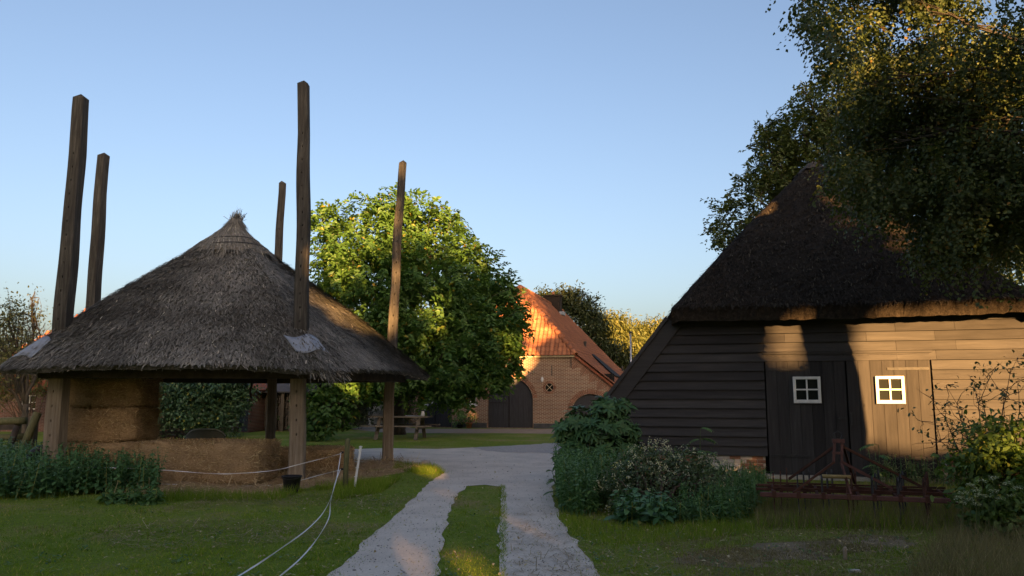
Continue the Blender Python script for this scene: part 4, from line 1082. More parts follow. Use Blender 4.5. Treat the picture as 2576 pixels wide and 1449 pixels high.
# ------------------------------------------------------------------ rusty cultivator in front of the barn doors
ca, cb = G(1932, 1245, 0.33), G(2411, 1262, 0.33)
c_ang = math.atan2(-(cb - ca).y, (cb - ca).x)
CV = Frame(((ca + cb) / 2) * Vector((1, 1, 0)), c_ang)
cv = empty('cultivator', CV.o, -c_ang, label='rusty red spring-tine cultivator parked before the black barn doors', category='cultivator')
hw = (cb - ca).length / 2
def cpx(x, y, v): 
    u, z = CV.px(x, y, v); return Vector((u, v, z))
bevel(put('beam', MB().box((-hw - .1, -0.03, 0.305), (hw, 0.03, 0.365)), 'red_paint', cv), 0.008)
for v in (0.45, 0.9):
    bevel(put('beam', MB().box((-hw - .15, v - 0.02, 0.335), (hw + .05, v + 0.02, 0.375)), 'rust', cv), 0.006)
for u in (-hw * 0.95, -hw * 0.45, 0.0, hw * 0.4, hw * 0.93):
    put('cross_member', MB().bar((u, 0.04, 0.34), (u + 0.03, 0.94, 0.36), 0.035, 0.035), 'rust', cv)
put('axle_rod', MB().tube([(-hw, 0.22, 0.40), (hw, 0.22, 0.40)], 0.014, 6), 'rust', cv)
put('axle_rod', MB().tube([(-hw, 0.66, 0.42), (hw, 0.66, 0.42)], 0.014, 6), 'rust', cv)
for row, v in enumerate((0.0, 0.45, 0.9)):
    for k in range(7):
        u = -hw * 0.93 + (k + (0.0, 0.34, 0.67)[row]) * hw * 1.86 / 6.9
        t = MB(); prof = [(0.05, .05), (0.06, .19), (0.10, .235), (0.16, .22), (0.19, .13), (0.15, 0.0), (0.05, -.12), (0.02, -.22), (0.08, -.33 + 0.02 * rnd.random())]
        for (a0, a1), (b0, b1) in zip(prof[:-1], prof[1:]):
            t.bar((u, v + a0, 0.345 + a1), (u, v + b0, 0.345 + b1), 0.042, 0.014, up=(1, 0, 0.01))
        put('tine', t, 'iron' if k % 3 else 'rust', cv)
        put('tine_clamp', MB().box((u - 0.025, v - 0.036, 0.30), (u + 0.025, v + 0.04, 0.385)), 'rust', cv)
top = cpx(2109, 1110, 0.25)
mz, mb_ = top.z, cpx(2107, 1162, 0.22)
put('mast', MB().bar((mb_.x - .05, 0.22, mb_.z), (top.x - .045, 0.25, mz), 0.03, 0.05).bar((mb_.x + .05, 0.22, mb_.z), (top.x + .045, 0.25, mz), 0.03, 0.05).box((top.x - .075, 0.21, mz - .02), (top.x + .075, 0.29, mz + .03)).box((mb_.x - .06, 0.20, mb_.z + .1), (mb_.x + .06, 0.24, mb_.z + .13)), 'red_paint', cv)
hk = MB().tube([(top.x - .04, .25, mz + .03), (top.x - .05, .25, mz + .10), (top.x, .25, mz + .13), (top.x + .05, .25, mz + .09), (top.x + .04, .25, mz + .03)], 0.012, 6)
put('hitch_hook', hk, 'iron', cv)
la, lb_ = cpx(1995, 1235, 0.0), cpx(2140, 1237, 0.0)
for e in (la, lb_):
    put('frame_leg', MB().bar((mb_.x + (-.04 if e is la else .04), 0.22, mb_.z), (e.x, 0.0, 0.37), 0.026, 0.026), 'rust' if e is la else 'red_paint', cv)
put('stay', MB().bar((top.x - .05, 0.27, mz - .07), tuple(cpx(1985, 1205, 0.9)), 0.02, 0.032), 'rust', cv)
put('stay', MB().bar((top.x + .05, 0.27, mz - .07), tuple(cpx(2320, 1225, 0.9)), 0.02, 0.032), 'rust', cv)
put('stay', MB().bar((mb_.x + .05, 0.24, mb_.z), tuple(cpx(2245, 1230, 0.45)), 0.025, 0.035), 'red_paint', cv)
put('stay', MB().bar((top.x + .06, 0.27, mz - .06), tuple(cpx(2150, 1215, 0.9)), 0.03, 0.03), 'rust', cv)
a, b = cpx(2068, 1198, 0.1), cpx(2140, 1200, 0.1)
put('cross_tube', MB().tube([a, b], 0.026, 10), 'yellow_paint', cv, smooth=True)

# ------------------------------------------------------------------ electric fence, stake, stones
fp_ = G(868, 1234)
fpo = empty('fence_post', fp_, label='short mossy wooden post carrying black insulators and white fence tape', category='post')
pt = P(871, 1103, fp_.y).z
put('shaft', MB().tube([(0, 0, -0.1), (0.005, 0, 0.4), (0.02, 0, pt - 0.03), (0.02, 0, pt)], [0.047, 0.045, 0.043, 0.03], 10), 'mossy_wood', fpo, smooth=True)
z1, z2 = P(862, 1138, fp_.y).z, P(862, 1180, fp_.y).z
for z in (z1, z2):
    put('insulator', MB().tube([(-0.04, -0.01, z), (-0.075, -0.015, z)], 0.018, 8).tube([(-0.075 + 0.02 * math.cos(t), -0.015, z - 0.0 + 0.02 * math.sin(t)) for t in np.linspace(0, 5, 8)], 0.006, 5), 'black_plastic', fpo)
st0 = G(890, 1232); st1 = P(908, 1122, st0.y)
stk = empty('fence_stake', st0, label='white plastic fence stake leaning right of the wooden post', category='stake')
put('shaft', MB().bar((0, 0, -0.05), st1 - st0, 0.038, 0.012), 'white_plastic', stk)
for k in (0.3, 0.5, 0.7, 0.9, 0.98):
    p = (st1 - st0) * k; put('clip', MB().bar(p + Vector((-0.03, -0.012, 0)), p + Vector((0.03, -0.012, 0.004)), 0.012, 0.015), 'white_plastic', stk)
def tape(name, pts, label, w=0.0125):
    pts = [Vector(p) for p in pts]; q = []
    for i in range(len(pts) - 1):                              # Catmull-Rom through the points
        p0, p1, p2, p3 = pts[max(i - 1, 0)], pts[i], pts[i + 1], pts[min(i + 2, len(pts) - 1)]
        for t in np.linspace(0, 1, 12, endpoint=False):
            q.append(0.5 * ((2 * p1) + (p2 - p0) * t + (2 * p0 - 5 * p1 + 4 * p2 - p3) * t * t + (3 * p1 - p0 - 3 * p2 + p3) * t ** 3))
    q.append(pts[-1])
    m = MB(); vs = []
    for i, p in enumerate(q):
        d = (q[min(i + 1, len(q) - 1)] - q[max(i - 1, 0)]).normalized(); s = d.cross(Vector((0, 0, 1))).normalized(); u = s.cross(d)
        tw = 0.9 * math.sin(i * 0.23) + 0.5
        vv = u * math.cos(tw) + s * math.sin(tw)
        vs += [p - vv * w / 2, p + vv * w / 2]
    m.add(vs, [(2 * i, 2 * i + 1, 2 * i + 3, 2 * i + 2) for i in range(len(q) - 1)])
    o = put(name, m, 'white_plastic', label=label, category='fence tape', group='white fence tapes'); o.modifiers.new('t', 'SOLIDIFY').thickness = 0.003
    return o
i1, i2 = fp_ + Vector((-0.085, -0.015, z1)), fp_ + Vector((-0.085, -0.015, z2))
tape('fence_tape', [i1, P(845, 1212, 12.7), P(822, 1275, 10.6), P(780, 1325, 8.9), P(700, 1385, 7.2), P(600, 1449, 6.0), P(420, 1555, 4.9), P(100, 1740, 3.9)], 'upper white tape sweeping down from the post to the left foreground')
tape('fence_tape', [i2, P(843, 1215, 12.8), P(832, 1262, 11.2), P(828, 1300, 9.9), P(805, 1345, 8.6), P(765, 1395, 7.5), P(705, 1449, 6.5), P(560, 1560, 5.3), P(250, 1760, 4.2)], 'lower white tape curving from the post into the right foreground')
tape('fence_tape', [i1 + Vector((0, 0, -.02)), P(800, 1156, 14.3), P(745, 1170, 14.75), P(690, 1183, 14.45), P(600, 1191, 14.2), P(530, 1191, 14.1), P(400, 1182, 14.0), P(240, 1176, 14.0), P(0, 1178, 13.8), P(-200, 1176, 13.6)], 'upper white tape running left across the long hay bale')
tape('fence_tape', [i2 + Vector((0, 0, -.01)), P(800, 1196, 14.1), P(742, 1212, 14.7), P(690, 1220, 14.4), P(560, 1224, 14.2), P(395, 1217, 14.0), P(200, 1216, 13.9), P(0, 1222, 13.8), P(-200, 1222, 13.6)], 'lower white tape running left along the foot of the long bale')
def stone(name, loc, size, sd, mat, label, cat):
    r = random.Random(sd); bm = bmesh.new(); bmesh.ops.create_cube(bm, size=1.0); bmesh.ops.subdivide_edges(bm, edges=bm.edges[:], cuts=2, use_grid_fill=True)
    for v in bm.verts:
        v.co = Vector((v.co.x * size[0], v.co.y * size[1], (v.co.z + 0.42) * size[2])) * (1 - 0.12 * sum(abs(c) > .45 for c in v.co) / 3) + Vector([r.uniform(-1, 1) * 0.06 * size[i] for i in range(3)])
    me = bpy.data.meshes.new(name); bm.to_mesh(me); bm.free()
    return at(put(name, me, mat, smooth=True, label=label, category=cat), loc, (0, 0, r.uniform(0, 1)))
stone('boundary_stone', G(1071, 1174), (0.21, 0.16, 0.17), 3, 'limed_brick', 'pale square stone at the tip of the grass beside the yard', 'stone')
stone('wood_chip', G(2127, 1408), (0.055, 0.03, 0.14), 4, 'dry_wood' if 'dry_wood' in MATS else 'sand', 'small upright tan chip of wood on the worn earth', 'wood chip')
stone('flat_stone', G(2150, 1440), (0.11, 0.05, 0.03), 6, 'limed_brick', 'flat pale stone lying nearest the camera on the earth', 'stone')

# ------------------------------------------------------------------ log fence, trough at the far left
LF = Frame(P(50, 1140, 18.5) * Vector((1, 1, 0)), R(2))
lf = empty('log_fence', LF.o, -R(2), label='mossy round-log fence with leaning props at the left edge', category='fence')
def lpx(x, y, v=0.0):
    u, z = LF.px(x, y, v); return (u, v, z)
put('rail', MB().tube([lpx(-60, 1062), lpx(65, 1058)], 0.085, 10), 'mossy_wood', lf, smooth=True)
put('rail', MB().tube([lpx(-60, 1104), lpx(60, 1098)], 0.075, 10), 'mossy_wood', lf, smooth=True)
put('prop', MB().tube([lpx(95, 1038, -.3), lpx(50, 1150, -.5)], 0.09, 10), 'mossy_wood', lf, smooth=True)
put('prop', MB().tube([lpx(44, 1072, -.3), lpx(14, 1150, -.5)], 0.07, 10), 'old_beam', lf, smooth=True)
put('post', MB().tube([lpx(45, 1065, .1)[:2] + (lpx(45, 1060, .1)[2],), lpx(40, 1110, .1)[:2] + (0,)], 0.08, 10), 'mossy_wood', lf, smooth=True)
put('post', MB().box((lpx(72, 1050, .3)[0], .3, 0), (lpx(84, 1050, .3)[0] + .04, .45, lpx(72, 1047, .3)[2])), 'weathered_wood', lf)
put('board', MB().bar(lpx(-60, 1078, -.1), lpx(38, 1074, -.1), 0.03, 0.12), 'old_beam', lf)
tr = empty('water_trough', P(56, 1146, 19.2) * Vector((1, 1, 0)), label='round galvanised trough behind the log fence', category='trough')
put('body', MB().lathe([(0.0, 0.03), (0.33, 0.0), (0.36, 0.12), (0.365, 0.14), (0.36, 0.16), (0.37, 0.30), (0.40, 0.32), (0.37, 0.34), (0.34, 0.30), (0.0, 0.08)], n=28), 'galvanised', tr, smooth=True)

# ------------------------------------------------------------------ picnic table, pots, small white cupboard
pt_ = G(1008, 1104)
ptb = at(empty('picnic_table', pt_, R(-6), label='weathered wooden picnic table with fixed benches on the far lawn', category='picnic table'), scale=(1.18, 1.18, 1.12))
for k in range(5): put('top_plank', MB().box((-0.95, -0.36 + k * 0.148, 0.70), (0.95, -0.36 + k * 0.148 + 0.135, 0.74)), 'table_wood', ptb)
for y in (-0.78, 0.58):
    for k in range(2): put('seat_plank', MB().box((-1.1, y + k * 0.115, 0.42), (1.1, y + k * 0.115 + 0.105, 0.455)), 'table_wood', ptb)
for x in (-0.62, 0.62):
    for s in (-1, 1): put('leg', MB().bar((x, s * 0.22, 0.70), (x, s * 0.66, 0.0), 0.045, 0.11, up=(1, 0, 0)), 'table_wood', ptb)
    put('cross_bar', MB().box((x + .03, -0.80, 0.335), (x + .075, 0.82, 0.415)).box((x + .03, -0.36, 0.62), (x + .075, 0.36, 0.695)), 'table_wood', ptb)
put('brace', MB().bar((0.62, 0, 0.38), (0.1, 0, 0.70), 0.05, 0.05).bar((-0.62, 0, 0.38), (-0.1, 0, 0.70), 0.05, 0.05), 'table_wood', ptb)
zt = 0.742 * 1.12
at(put('serving_tray', MB().box((-0.28, -0.17, 0.0), (0.28, 0.17, 0.012)).box((-0.28, -0.17, 0.013), (-0.265, 0.17, 0.04)).box((0.265, -0.17, 0.013), (0.28, 0.17, 0.04)), 'galvanised', label='pale tray lying on the picnic table', category='tray'), pt_ + Vector((0.45, 0.0, zt)), (0, 0, 0.1))
at(put('jug', MB().lathe([(0, 0), (0.06, 0.0), (0.075, 0.06), (0.06, 0.12), (0.045, 0.15), (0.055, 0.18), (0.045, 0.18), (0.0, 0.03)], n=14), 'white_plastic', smooth=True, label='small white jug at the right end of the picnic table', category='jug'), pt_ + Vector((0.82, -0.12, zt)))
def pot_plant(loc, r, h, potmat, label, sd):
    root = empty('potted_plant', loc, label=label, category='potted plant', group='potted plants at the farmhouse wall')
    put('pot', MB().lathe([(0, 0.01), (r * .7, 0), (r, h * .85), (r * 1.1, h * .86), (r * 1.1, h), (r * .95, h), (r * .9, h * .8), (0, h * .78)], n=16), potmat, root, smooth=True)
    k = 90; p = rng.normal(size=(k, 3)) * np.array([r * 1.1, r * 1.1, r * 0.8]) + np.array([0, 0, h + r * 1.2])
    put('foliage', leaves('foliage', p, rdir(k) + np.array([0, 0, -.2]), rdir(k) * .4 + np.array([0, 0, 1]), 0.16, 0.08, 'oval'), 'weed_leaf', root)
pot_plant(FH.world(-1.95, -0.45, 0), 0.17, 0.26, 'terracotta', 'terracotta pot with a leafy plant left of the arched door', 1)
pot_plant(FH.world(-2.4, -0.5, 0), 0.16, 0.16, 'black_plastic', 'low dark pot with a leafy plant beside the blue door', 2)
pot_plant(G(703, 1083), 0.28, 0.42, 'terracotta', 'large orange pot standing in front of the plank lean-to', 3)
cb_ = empty('white_cupboard', P(948, 1064, 40.5) * Vector((1, 1, 0)), R(-5), label='pale open cupboard standing beyond the walnut tree', category='cupboard')
put('body', MB().box((-0.45, 0, 0), (-0.40, 0.4, 1.25)).box((0.40, 0, 0), (0.45, 0.4, 1.25)).box((-0.40, 0.36, 0), (0.40, 0.40, 1.2)), 'white_paint', cb_)
for z in (0.02, 0.42, 0.82, 1.21): put('shelf', MB().box((-0.395, 0.0, z), (0.395, 0.355, z + 0.035)), 'white_paint', cb_)
bf = empty('board_fence', P(980, 1064, 41.5) * Vector((1, 1, 0)), R(-5), label='grey board fence beyond the picnic table', category='fence')
for k in range(22): put('board', MB().box((-3.0 + k * 0.21, 0, 0.02), (-2.81 + k * 0.21, 0.025, 1.35 + rnd.uniform(-.03, .03))), 'weathered_wood', bf)
lp = empty('lamp_post', P(1588, 950, 55) * Vector((1, 1, 0)), label='slender grey mast beyond the farmhouse roof', category='mast')
put('shaft', MB().tube([(0, 0, 0), (0, 0, P(1588, 840, 55).z)], [0.09, 0.06], 8), 'galvanised', lp, smooth=True)
put('head', MB().lathe([(0, 0), (0.12, 0.05), (0.12, 0.16), (0, 0.2)], (0, 0, P(1588, 840, 55).z), 10), 'iron', lp)

# ------------------------------------------------------------------ gaps cut in the shade trees and beech so sun reaches chosen spots
def wallp(x, y): return on_plane(x, y, BN.o, BN.v)
HOLES = []
def hole(x, y, d, r): HOLES.append((P(x, y, d), r))
for x, y, r in ((900, 600, 1.3), (985, 560, 1.0), (830, 660, .8), (1070, 545, .6), (860, 730, .7), (960, 640, .8)): hole(x, y, 31, r)
for x, y, r in ((1075, 790, .6), (1085, 840, .5), (1050, 890, .35), (890, 820, .5)): hole(x, y, 30, r)
for x, y, r in ((830, 985, .7), (895, 975, .6), (775, 965, .5)): hole(x, y, 28, r)
for x, y, r in ((1310, 745, .6), (1335, 790, .8), (1345, 840, .6), (1250, 760, 1.0), (1240, 840, .6), (1315, 905, .6), (1295, 935, .6), (1390, 830, .4)): hole(x, y, 38.5, r)
for x, y, r in ((996, 640, .28), (992, 700, .28), (989, 745, .25), (1001, 585, .25), (1010, 425, .25)): hole(x, y, 19.2, r)
for x, y, r in ((1095, 1228, .24), (985, 1335, .16), (1010, 1358, .17), (1045, 1392, .18), (1080, 1428, .18), (1275, 1298, .22), (1305, 1312, .22), (1210, 1440, .25), (870, 1265, .12), (800, 1295, .18), (1070, 1180, .3), (905, 1215, .2), (1180, 1390, .2)):
    HOLES.append((G(x, y), r * 1.25))
HOLES.append((P(690, 1205, 14.5), .22))
WALL_HOLES = [(wallp(x, y), .46) for x in range(2185, 2620, 45) for y in range(834, 1085, 45)] + [(wallp(1975, y), .36) for y in (828, 850, 885)]
for x, y, r in ((2000, 715, .22), (1965, 690, .18), (1985, 760, .14), (2045, 757, .16), (1890, 640, .2), (1880, 690, .14), (2130, 640, .12), (2160, 660, .12), (2270, 757, .24), (2340, 752, .2), (2320, 715, .16), (2430, 670, .14), (2060, 540, .12)):
    HOLES.append((on_plane(x, y, BN.world(0, 0.3, 0), (BN.v * 0.72 - Vector((0, 0, 0.69))).normalized()), r + .16))
BEECH_SUN = [(P(x, y, 11.0), r) for x, y, r in ((2540, 60, .8), (2420, 30, .6), (2300, 60, .45), (2150, 60, .5), (2060, 60, .4), (2560, 220, .6), (2430, 170, .35), (2350, 110, .3), (2500, 330, .3), (2560, 480, .3), (2440, 470, .22), (2320, 330, .2), (2230, 420, .15), (2380, 560, .15), (2540, 620, .25))] + [(P(2100 + 476 * rng.random(), 360 * rng.random(), 11.0), rng.uniform(.12, .32)) for _ in range(40)]
_s = np.array(S_DIR)
def _off(c, q): d = np.array(q) - np.array(c); return float(np.linalg.norm(d - (d @ _s) * _s))
BEECH_SUN = [(c, r * 1.0) for c, r in BEECH_SUN if _off(c, BN.world(0, BR_V, BR_Z)) > r + .9]      # the barn peak stays in the shade
ELDER_SUN = [(P(x, y, 10), r) for x, y, r in ((2500, 1120, .3), (2450, 1100, .2), (2560, 1150, .3), (2560, 1060, .3))]
ALL_HOLES = [(c, r + .05) for c, r in HOLES + BEECH_SUN + ELDER_SUN] + [(c, r + .14) for c, r in WALL_HOLES]

# ------------------------------------------------------------------ trees in view
def px_lobes(rows, squash=1.0):
    return [(P(x, y, d), (r, r, r * squash)) for x, y, d, r in rows]
WL = [(900, 610, 31.5, 1.7), (990, 590, 32, 1.8), (1085, 620, 32, 1.7), (1165, 690, 32, 1.5), (1220, 740, 32, 1.2), (850, 690, 31, 1.2), (940, 730, 30, 2.0), (1060, 740, 30, 2.1), (1170, 810, 30.5, 1.9),
      (1250, 820, 31, 1.2), (1285, 800, 31.5, .7), (870, 850, 30, 1.6), (980, 880, 29.5, 1.8), (1110, 900, 29.5, 1.8), (1210, 900, 30.5, 1.5), (1270, 900, 31, .8), (1130, 950, 30, .9), (1220, 960, 31, .7),
      (880, 960, 29, 1.1), (800, 960, 28.5, .8), (830, 1020, 28.2, .8), (795, 1060, 28, .6), (820, 1080, 28, .35), (930, 950, 29, .8), (1060, 945, 30, .8), (1255, 945, 30.5, .6), (1185, 990, 30.5, .45), (820, 560, 31.5, .8), (990, 520, 32, .8), (1110, 560, 32, .8)]
tree('walnut_tree', G(1000, 1093), 0.30, 2.6, px_lobes(WL + [(1265, 770, 31.5, .9), (1200, 860, 30.5, 1.2), (1235, 690, 32, .8)]), 7600, 11, 0.20, 0.215, 0.105, 'walnut_leaf', 'bark', 'rhomb', 340, 0.5, -0.36, 1.9, 0.5, spray=.48,
     label='broad green walnut tree between the hay barrack and the farmhouse', category='tree')
tp_ = wallp(2083, 900); hs = Vector((S_DIR.x, S_DIR.y, 0)).normalized()
bb = tp_ + hs * 6.9; bb.z = 0
BL = [(2120, 50, 8.8, .55), (2070, 60, 8.8, .35), (2045, 40, 8.8, .22), (2100, 150, 8.8, .28), (2230, 40, 9.2, .7), (2340, 40, 9.4, .9), (2460, 60, 9.2, 1.0), (2570, 90, 9, 1.1), (2190, 280, 10.2, .5), (2170, 210, 9.8, .35), (2280, 210, 10, .8), (2390, 200, 9.8, 1.0),
      (2500, 240, 9.4, 1.1), (2180, 400, 10.6, .5), (2270, 360, 10.2, .8), (2380, 370, 10, 1.0), (2500, 400, 9.6, 1.1), (2110, 400, 11.5, .32), (2120, 460, 11.5, .32), (2160, 340, 10.8, .35), (2160, 480, 11, .4), (2260, 480, 10.6, .6), (2350, 520, 10.4, .7), (2460, 530, 10, .9), (2570, 540, 9.6, .9),
      (2330, 600, 11, .4), (2410, 620, 10.8, .5), (2500, 620, 10.4, .4), (2580, 630, 10, .4), (2380, 655, 11.2, .25), (2700, 200, 8.6, 1.4), (2700, 450, 9, 1.3), (2400, -160, 9, 1.3), (2600, -150, 8.6, 1.5), (2200, -120, 9, 1.0), (2800, 0, 9, 1.6), (2500, -400, 9, 1.8), (2480, 30, 8.2, .6), (2560, 60, 8.0, .6), (2400, 60, 8.4, .5), (2560, 180, 8.2, .5), (2540, 10, 9.4, .8), (2590, 110, 9.4, .8), (2450, -20, 9.4, .8), (2330, 480, 9.2, .6), (2400, 500, 9.0, .6), (2480, 520, 9.0, .6), (2480, 620, 9.0, .55), (2560, 590, 8.6, .5), (2440, 560, 9.2, .55), (2150, 430, 9.4, .35), (2210, 500, 9.4, .4), (2280, 560, 9.3, .4), (2340, 610, 9.3, .3), (2060, 20, 8.2, .3), (2075, 110, 7.6, .2), (2060, 170, 7.4, .12)]
BL = [(x, y, min(d * 1.22, 12.7 - max(0, x - 2400) * .004), r * 1.2) for x, y, d, r in BL]
tree('beech_tree', bb, 0.47, 6.2, px_lobes(BL), 19000, 11, 0.13, 0.068, 0.046, 'beech_leaf', 'bark', 'rhomb', 600, 1.0, -0.5, 2.2, 0.3, spray=.38, holes=WALL_HOLES + HOLES + BEECH_SUN, only=range(4, 32, 5), thin=0.16, twig_r=0.009,
     label='dark beech hanging its leafy branches in from the upper right', category='tree')
k30 = 30 / 24
TB = [(1850, 560, 30, 1.1), (1830, 605, 30, .6), (1905, 500, 30, 1.3), (1940, 410, 30, 1.2), (1960, 350, 30, .9), (2020, 330, 30, 1.3), (2060, 270, 30, 1.1), (2110, 220, 30, 1.1), (2140, 320, 31, 2.0), (2040, 440, 31, 1.9), (1960, 520, 31, 1.5), (2180, 150, 31, 1.2), (2230, 250, 31, 2.0), (2300, 400, 31, 2.2), (2420, 420, 30, 2.2), (2560, 480, 30, 2.4), (2500, 600, 30, 2.2), (1925, 330, 30, .45), (2030, 240, 30, .45)]
tree('ash_tree', P(2150, 1000, 31) * Vector((1, 1, 0)), 0.4, 5.0, px_lobes(TB), 5200, 13, 0.24, 0.19, 0.085, 'oak_leaf', 'bark', 'rhomb', 240, 0.4, -0.5, 1.4, 0.4, spray=.6,
     label='tall leafy tree rising behind the thatched barn roof', category='tree')
DP = [(1410, 745, 60, 1.2), (1370, 742, 60, .6), (1450, 770, 60, 1.5), (1420, 790, 60, 1.7), (1480, 810, 60, 1.4), (1505, 860, 60, 1.5), (1460, 850, 60, 2.0), (1545, 900, 60, 1.3), (1500, 910, 60, 2.0), (1560, 940, 60, 1.6), (1440, 900, 60, 2.4)]
tree('pine_tree', P(1470, 1010, 60) * Vector((1, 1, 0)), 0.35, 5.0, px_lobes(DP, 0.75), 2000, 14, 0.32, 0.30, 0.12, 'pine_leaf', 'bark', 'rhomb', 120, 0.1, -0.3, 0.9, 0.45, flat=0.6,
     label='dark tree just behind the farmhouse chimney', category='tree')
tree('willow_tree', P(1560, 1010, 80) * Vector((1, 1, 0)), 0.4, 5.0, px_lobes([(1535, 830, 80, 1.9), (1510, 830, 80, 1.2), (1560, 850, 80, 2.0), (1545, 890, 80, 2.6), (1580, 930, 80, 2.6)]), 1500, 12, 0.42, 0.42, 0.13, 'willow_leaf', 'bark', 'rhomb', 90, 0.9, -0.3, 0.7, 0.45,
     label='golden sunlit tree nearest the dark tree beyond the roof', category='tree')
tree('willow_tree', P(1640, 1010, 86) * Vector((1, 1, 0)), 0.4, 5.0, px_lobes([(1610, 850, 86, 1.9), (1650, 848, 86, 2.0), (1690, 850, 86, 2.2), (1620, 900, 86, 2.6), (1670, 910, 86, 3.0), (1600, 950, 86, 2.4)]), 1700, 12, 0.42, 0.42, 0.13, 'willow_leaf', 'bark', 'rhomb', 90, 0.9, -0.3, 0.7, 0.45, ph=2.0,
     label='golden drooping tree beside the black barn verge', category='tree')
tree('apple_tree', P(60, 1080, 27) * Vector((1, 1, 0)), 0.13, 1.3, px_lobes([(60, 790, 27, .7), (20, 800, 27, .7), (100, 835, 27, .55), (80, 750, 27, .28), (30, 860, 27, .8), (90, 880, 27, .7), (-20, 850, 27, .9), (10, 920, 26.5, .7)]), 420, 9, 0.16, 0.09, 0.055, 'apple_leaf', 'bark', 'oval', 230, 0.3, -0.45, 2.4, 0.3, twig_r=0.014,
     label='thin-leaved fruit tree in front of the shed at far left', category='tree')

# ------------------------------------------------------------------ shrubs
def shrub(name, base, lobes, n, per, spread, L, W, leafmat, templ='oval', stems=14, stemmat='twig', gap=-0.5, gscale=3.0, shell=0.45, droop=0.3, flat=0.55, holes=None, sr=0.012, **kw):
    base = Vector(base); root = empty(name, base, **kw)
    pts, out, idx = crown_points(lobes, n, shell, gap, gscale, base.x)
    put('foliage', foliage('foliage', pts - np.array(base), out, per, spread, L, W, templ, droop, holes, flat), leafmat, root)
    mb = MB()
    for k in range(stems):
        c, r = lobes[k % len(lobes)]
        q = Vector(c) - base + Vector([rnd.gauss(0, 0.4) * r[i] for i in range(3)])
        mb.tube(limb((rnd.gauss(0, .12), rnd.gauss(0, .12), -0.03), q, 5, 0.1 * q.length, 0.3), [sr * t for t in (2.0, 1.7, 1.4, 1.0, .7, .4)], 6, cap=False)
    put('stems', mb, stemmat, root, smooth=True)
    return root
shrub('holly_bush', P(512, 1095, 30.5) * Vector((1, 1, 0)), px_lobes([(512, 1000, 30.5, 1.3), (450, 1000, 30.5, 1.0), (575, 990, 30.5, .9), (440, 960, 31, .8), (540, 960, 31, 1.0), (600, 960, 30.5, .6), (480, 1050, 30.3, 1.0), (540, 1045, 30.3, .9), (430, 1050, 30.3, .8), (590, 1000, 30.4, .6)]), 1500, 13, 0.14, 0.14, 0.075, 'holly_leaf', label='dense dark green bush seen under the barrack roof', category='bush')
shrub('ivy_bush', P(60, 1085, 31) * Vector((1, 1, 0)), px_lobes([(10, 960, 31, .9), (60, 930, 31, .9), (110, 900, 31.5, .8), (110, 960, 31, .55), (30, 890, 31, .9), (-50, 950, 31, 1.0), (130, 880, 32, .5)]), 620, 12, 0.16, 0.12, 0.07, 'apple_leaf', label='straggly yellowing bush hanging over the shed wall at far left', category='bush')
shrub('dark_hedge', P(860, 1075, 38) * Vector((1, 1, 0)), px_lobes([(790, 1020, 38, 1.0), (850, 1010, 38, 1.2), (905, 1030, 37.5, .7), (880, 1050, 37, .6), (760, 990, 38.5, 1.0), (900, 990, 38, 1.0), (830, 960, 38.5, 1.2), (730, 980, 39, .9)]), 1500, 12, 0.18, 0.13, 0.07, 'pine_leaf', label='dark hedge in the shade behind the walnut tree', category='hedge')
shrub('laurel_bush', P(1012, 1080, 37.5) * Vector((1, 1, 0)), px_lobes([(1012, 1040, 37.5, .5), (1010, 1010, 37.5, .5), (1018, 985, 37.5, .5)]), 260, 12, 0.12, 0.12, 0.06, 'pine_leaf', label='narrow dark bush at the left corner of the farmhouse', category='bush')

def whorls(name, base, lobes, n, leafmat, L=0.12, W=0.036, per=10, **kw):
    base = Vector(base); root = empty(name, base, **kw)
    pts, out, idx = crown_points(lobes, n, 0.62, -0.75, 3.0, 1.0)
    pts = pts - np.array(base); out = norm(out + np.array([0, -.15, 0.9]))
    k = len(pts); a = np.tile(np.arange(per) * 2 * np.pi / per, k) + np.repeat(rng.uniform(0, 6, k), per)
    o = np.repeat(out, per, 0); x = norm(np.cross(o, np.array([0.3, 1, 0.1]))); y = np.cross(o, x)
    tilt = rng.uniform(0.0, 0.75, k * per)[:, None] - 0.18
    axx = norm(x * np.cos(a)[:, None] + y * np.sin(a)[:, None] + o * tilt)
    pos = np.repeat(pts, per, 0) + axx * 0.008
    s = 0.75 + 0.5 * rng.random(k * per)
    put('foliage', leaves('foliage', pos, axx, o + rdir(k * per) * .15, L * s, W * s, 'lance', np.clip(np.repeat(rng.random(k), per) * .5 + rng.random(k * per) * .45, 0, .93)), leafmat, root)
    mb = MB()
    for j in range(26):
        q = Vector(pts[rng.integers(0, k)])
        mb.tube(limb((rnd.gauss(0, .06), rnd.gauss(0, .06), -.03), q, 5, 0.05, 0.3), [0.022, .018, .014, .01, .007, .004], 6, cap=False)
    put('stems', mb, 'twig', root, smooth=True)
    return root
whorls('rhododendron', P(1500, 1190, 14.6) * Vector((1, 1, 0)), px_lobes([(1525, 1030, 14.6, .26), (1565, 1020, 14.6, .17), (1460, 1055, 14.5, .28), (1425, 1085, 14.5, .24), (1500, 1085, 14.4, .34), (1560, 1075, 14.6, .28), (1590, 1085, 14.6, .18), (1440, 1125, 14.4, .26), (1520, 1135, 14.4, .32), (1580, 1130, 14.5, .24), (1415, 1155, 14.4, .16)], 0.8), 250, 'rhodo_leaf', 0.175, 0.05, 10, label='glossy rhododendron bush at the left corner of the barn', category='bush')

